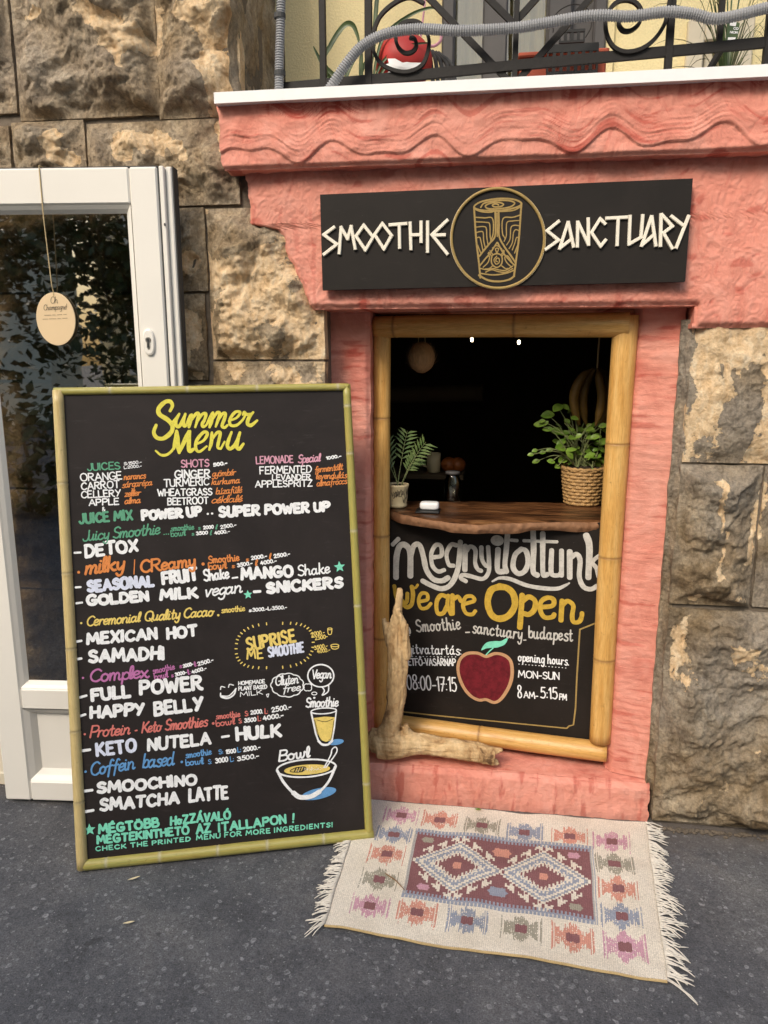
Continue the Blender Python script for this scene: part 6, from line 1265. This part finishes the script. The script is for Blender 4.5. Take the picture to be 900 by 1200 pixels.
for pts, w in (([(412, 106), (386, 90), (376, 72), (367, 54)], .012), ([(414, 104), (380, 76), (388, 52), (403, 30), (413, 29), (419, 42), (422, 56)], .015), ([(418, 106), (406, 92), (415, 68), (424, 50), (430, 56)], .014), ([(424, 108), (423, 80), (424, 52)], .014), ([(420, 105), (425, 80), (436, 64), (437, 50)], .012), ([(428, 108), (437, 60), (440, 20), (444, -40), (440, -90)], .014), ([(436, 108), (441, 70), (452, 40), (480, 18), (505, 9), (514, 14)], .010), ([(436, 108), (445, 78), (462, 60), (485, 52), (505, 50)], .009), ([(440, 110), (446, 88), (456, 74), (466, 66)], .009), ([(412, 106), (388, 100), (384, 88), (390, 104)], .010)): strap(pts, w, 2.33)
# red rounded pot with paper
rq = at(473, 74, 2.40); kr = (rq-EYE).length/F; rdp = thing('red_pot', rq, 'red rounded pot with white paper tucked in, behind the left iron scroll', 'pot')
mb = MB(); blob(mb, rq, 29*kr, 27*kr, 27*kr, lambda d: -.05*max(0, -d.z)); mb.build('shell', M['red'], rdp, smooth=True)
mb = MB(); rn = random.Random(6); n = 20; v = [rq+Vector((0, -28.5*kr, -13*kr))]
for i in range(n): a = 2*math.pi*i/n; r = (9.5+3*math.sin(3*a+1)+2*math.sin(7*a)+rn.uniform(-2.5, 2.5))*kr; v.append(rq+Vector((math.cos(a)*r*1.5, -27.6*kr+r*r*4, -13*kr+math.sin(a)*r*.75)))
mb.add(v, [(0, 1+i, 1+(i+1) % n) for i in range(n)]); mb.build('paper', M['white_metal'], rdp)
mb = MB(); q = at(473, 60, 2.40); tube(mb, crom([at(492, 50, 2.41), at(496, 20, 2.41), at(498, 0, 2.41), at(500, -40, 2.41)], 5), .003, 6); tube(mb, crom([at(495, 52, 2.40), at(508, 54, 2.40), at(516, 48, 2.40), at(517, 40, 2.40)], 5), .0042, 6); o = mb.build('pink_cord', M['pinkp'], loc=at(500, 40, 2.41)); tag(o, 'thin pink cord hanging beside the red pot', 'cord')
mb = MB()
for dx, t in ((0, 0), (6, 3), (12, 6), (20, 10), (26, 12)): tube(mb, crom([at(500+dx*.5, 58+t*.3, 2.44), at(504+dx, 66+t, 2.44), at(508+dx, 100+t*.6, 2.44), at(512+dx, 116, 2.44)], 6), .006, 8)
o = mb.build('cable_bundle', M['gasket'], loc=at(515, 90, 2.44)); tag(o, 'bundle of black hoses hanging behind the rail beside the red pot', 'hose')
# planter and slotted crate
pq0, pq1 = at(608, 100, 2.38), at(706, 78, 2.38); mb = MB(); zt2 = at(660, 76, 2.38).z
box(mb, pq0.x, pq1.x, 2.30, 2.46, ZF+.0005, zt2-.004, .006); box(mb, pq0.x-.006, pq1.x+.006, 2.294, 2.466, zt2-.0035, zt2+.008, .003); o = mb.build('planter_box', M['brick'], loc=((pq0.x+pq1.x)/2, 2.38, ZF)); tag(o, 'terracotta planter box on the balcony floor behind the rail', 'planter')
ck = thing('plastic_crate', at(665, 80, 2.27), 'black slotted plastic crate standing before the terracotta planter', 'crate')
def slot(x0, y0, x1, y1, Y, n, name):
    mb = MB(); a, b2 = at(x0, y1, Y), at(x1, y0, Y); W_ = b2.x-a.x; H_ = b2.z-a.z
    box(mb, a.x, b2.x, Y, Y+.006, b2.z-.25*H_, b2.z, .001); box(mb, a.x, b2.x, Y, Y+.006, a.z, a.z+.2*H_, .001)
    for i in range(n+1): x = a.x+W_*i/n; box(mb, x-.0045 if i else x, x+.0045 if i < n else x, Y+.0005, Y+.0055, a.z+.2*H_, b2.z-.25*H_)
    mb.build(name, M['crate'], ck)
slot(640, 49, 702, 92, 2.262, 7, 'front_panel'); slot(655, 33, 686, 51, 2.40, 4, 'back_panel'); slot(643, 82, 690, 96, 2.255, 6, 'lower_panel')
mb = MB(); a, b2 = at(640, 92, 2.27), at(702, 52, 2.27); box(mb, a.x, a.x+.004, 2.269, 2.293, a.z, b2.z); mb.build('side_panel', M['crate'], ck); mb = MB(); box(mb, b2.x-.004, b2.x, 2.269, 2.293, a.z, b2.z); mb.build('side_panel', M['crate'], ck)
mb = MB(); tube(mb, crom([at(648, 38, 2.42), at(652, 16, 2.42), at(672, 5, 2.42), at(690, 12, 2.42), at(693, 30, 2.42), at(686, 44, 2.42)], 6), .0016, 5); o = mb.build('wire_loop', M['iron'], loc=at(670, 38, 2.42)); tag(o, 'thin black wire loop above the slotted crate', 'wire')
# grassy plant, label stake
gp = at(852, 82, 2.36); gp.z = ZF; gt_ = thing('grass_plant', gp, 'bushy potted plant with thin grassy leaves at the right end of the balcony', 'plant')
mb = MB(); lathe(mb, gp, [(.06, 0), (.075, .05), (.05, .05)], 20); mb.build('pot', M['crate'], gt_, smooth=True)
mb = MB(); rn = random.Random(12)
for i in range(48):
    a = rn.uniform(0, 6.28); L = rn.uniform(.12, .34); o_ = Vector((math.cos(a), math.sin(a)*.5, 0)); b0 = gp+Vector((0, 0, .05)); h = rn.uniform(.05, .40); pts = [b0, b0+o_*L*.3+Vector((0, 0, h*.8)), b0+o_*L*.65+Vector((0, 0, h)), b0+o_*L+Vector((0, 0, h*.65))]; P3_ = crom(pts, 4); n = len(P3_); v = []
    for k, p in enumerate(P3_): s = Vector((-o_.y, o_.x, .2)).normalized()*.003*(1-k/n); v += [p-s, p+s]
    mb.add(v, [(2*k, 2*k+1, 2*k+3, 2*k+2) for k in range(n-1)])
mb.build('leaves', M['strap'], gt_)
lb = thing('seed_packet', at(853, 55, 2.27), 'dark green seed packet with white print leaning by the grassy plant', 'packet')
LP = Plane(at(849, 56, 2.27), Vector((1, .1, 0)), Vector((.18, .1, 1)))
def lp(x, y): return LP.to2(x, y)
def quad(lst, off, m, name):
    mb = MB(); q = [lp(*p) for p in lst]; mb.add([LP.to3(p.x, p.y, off) for p in q]+[LP.to3(p.x, p.y, off-.002) for p in q], [(0, 1, 2, 3), (7, 6, 5, 4), (0, 4, 5, 1), (1, 5, 6, 2), (2, 6, 7, 3), (3, 7, 4, 0)]); mb.build(name, M[m], lb)
quad([(848, 60), (862, 58), (867, 27), (854, 24)], 0, 'strap', 'body'); quad([(852, 52), (860, 51), (862, 44), (853, 44)], .0012, 'white_metal', 'label'); quad([(855, 30), (862, 31), (863, 26), (856, 25)], .0012, 'white_metal', 'label')
p = Paint(LP, .0012); p.text('CO', 859, 35, 865, 35.5, 3, .8); p.text('NION', 855, 39.5, 864, 40, 3, .8); p.build('lettering', M['wpaint'], lb)
mb = MB(); tube(mb, [at(830, 84, 2.24), at(844, 60, 2.24)], .009, 4); o = mb.build('black_bracket', M['iron'], loc=at(830, 84, 2.24)); tag(o, 'short black slanted bracket under the rail beside the grassy plant', 'bracket')
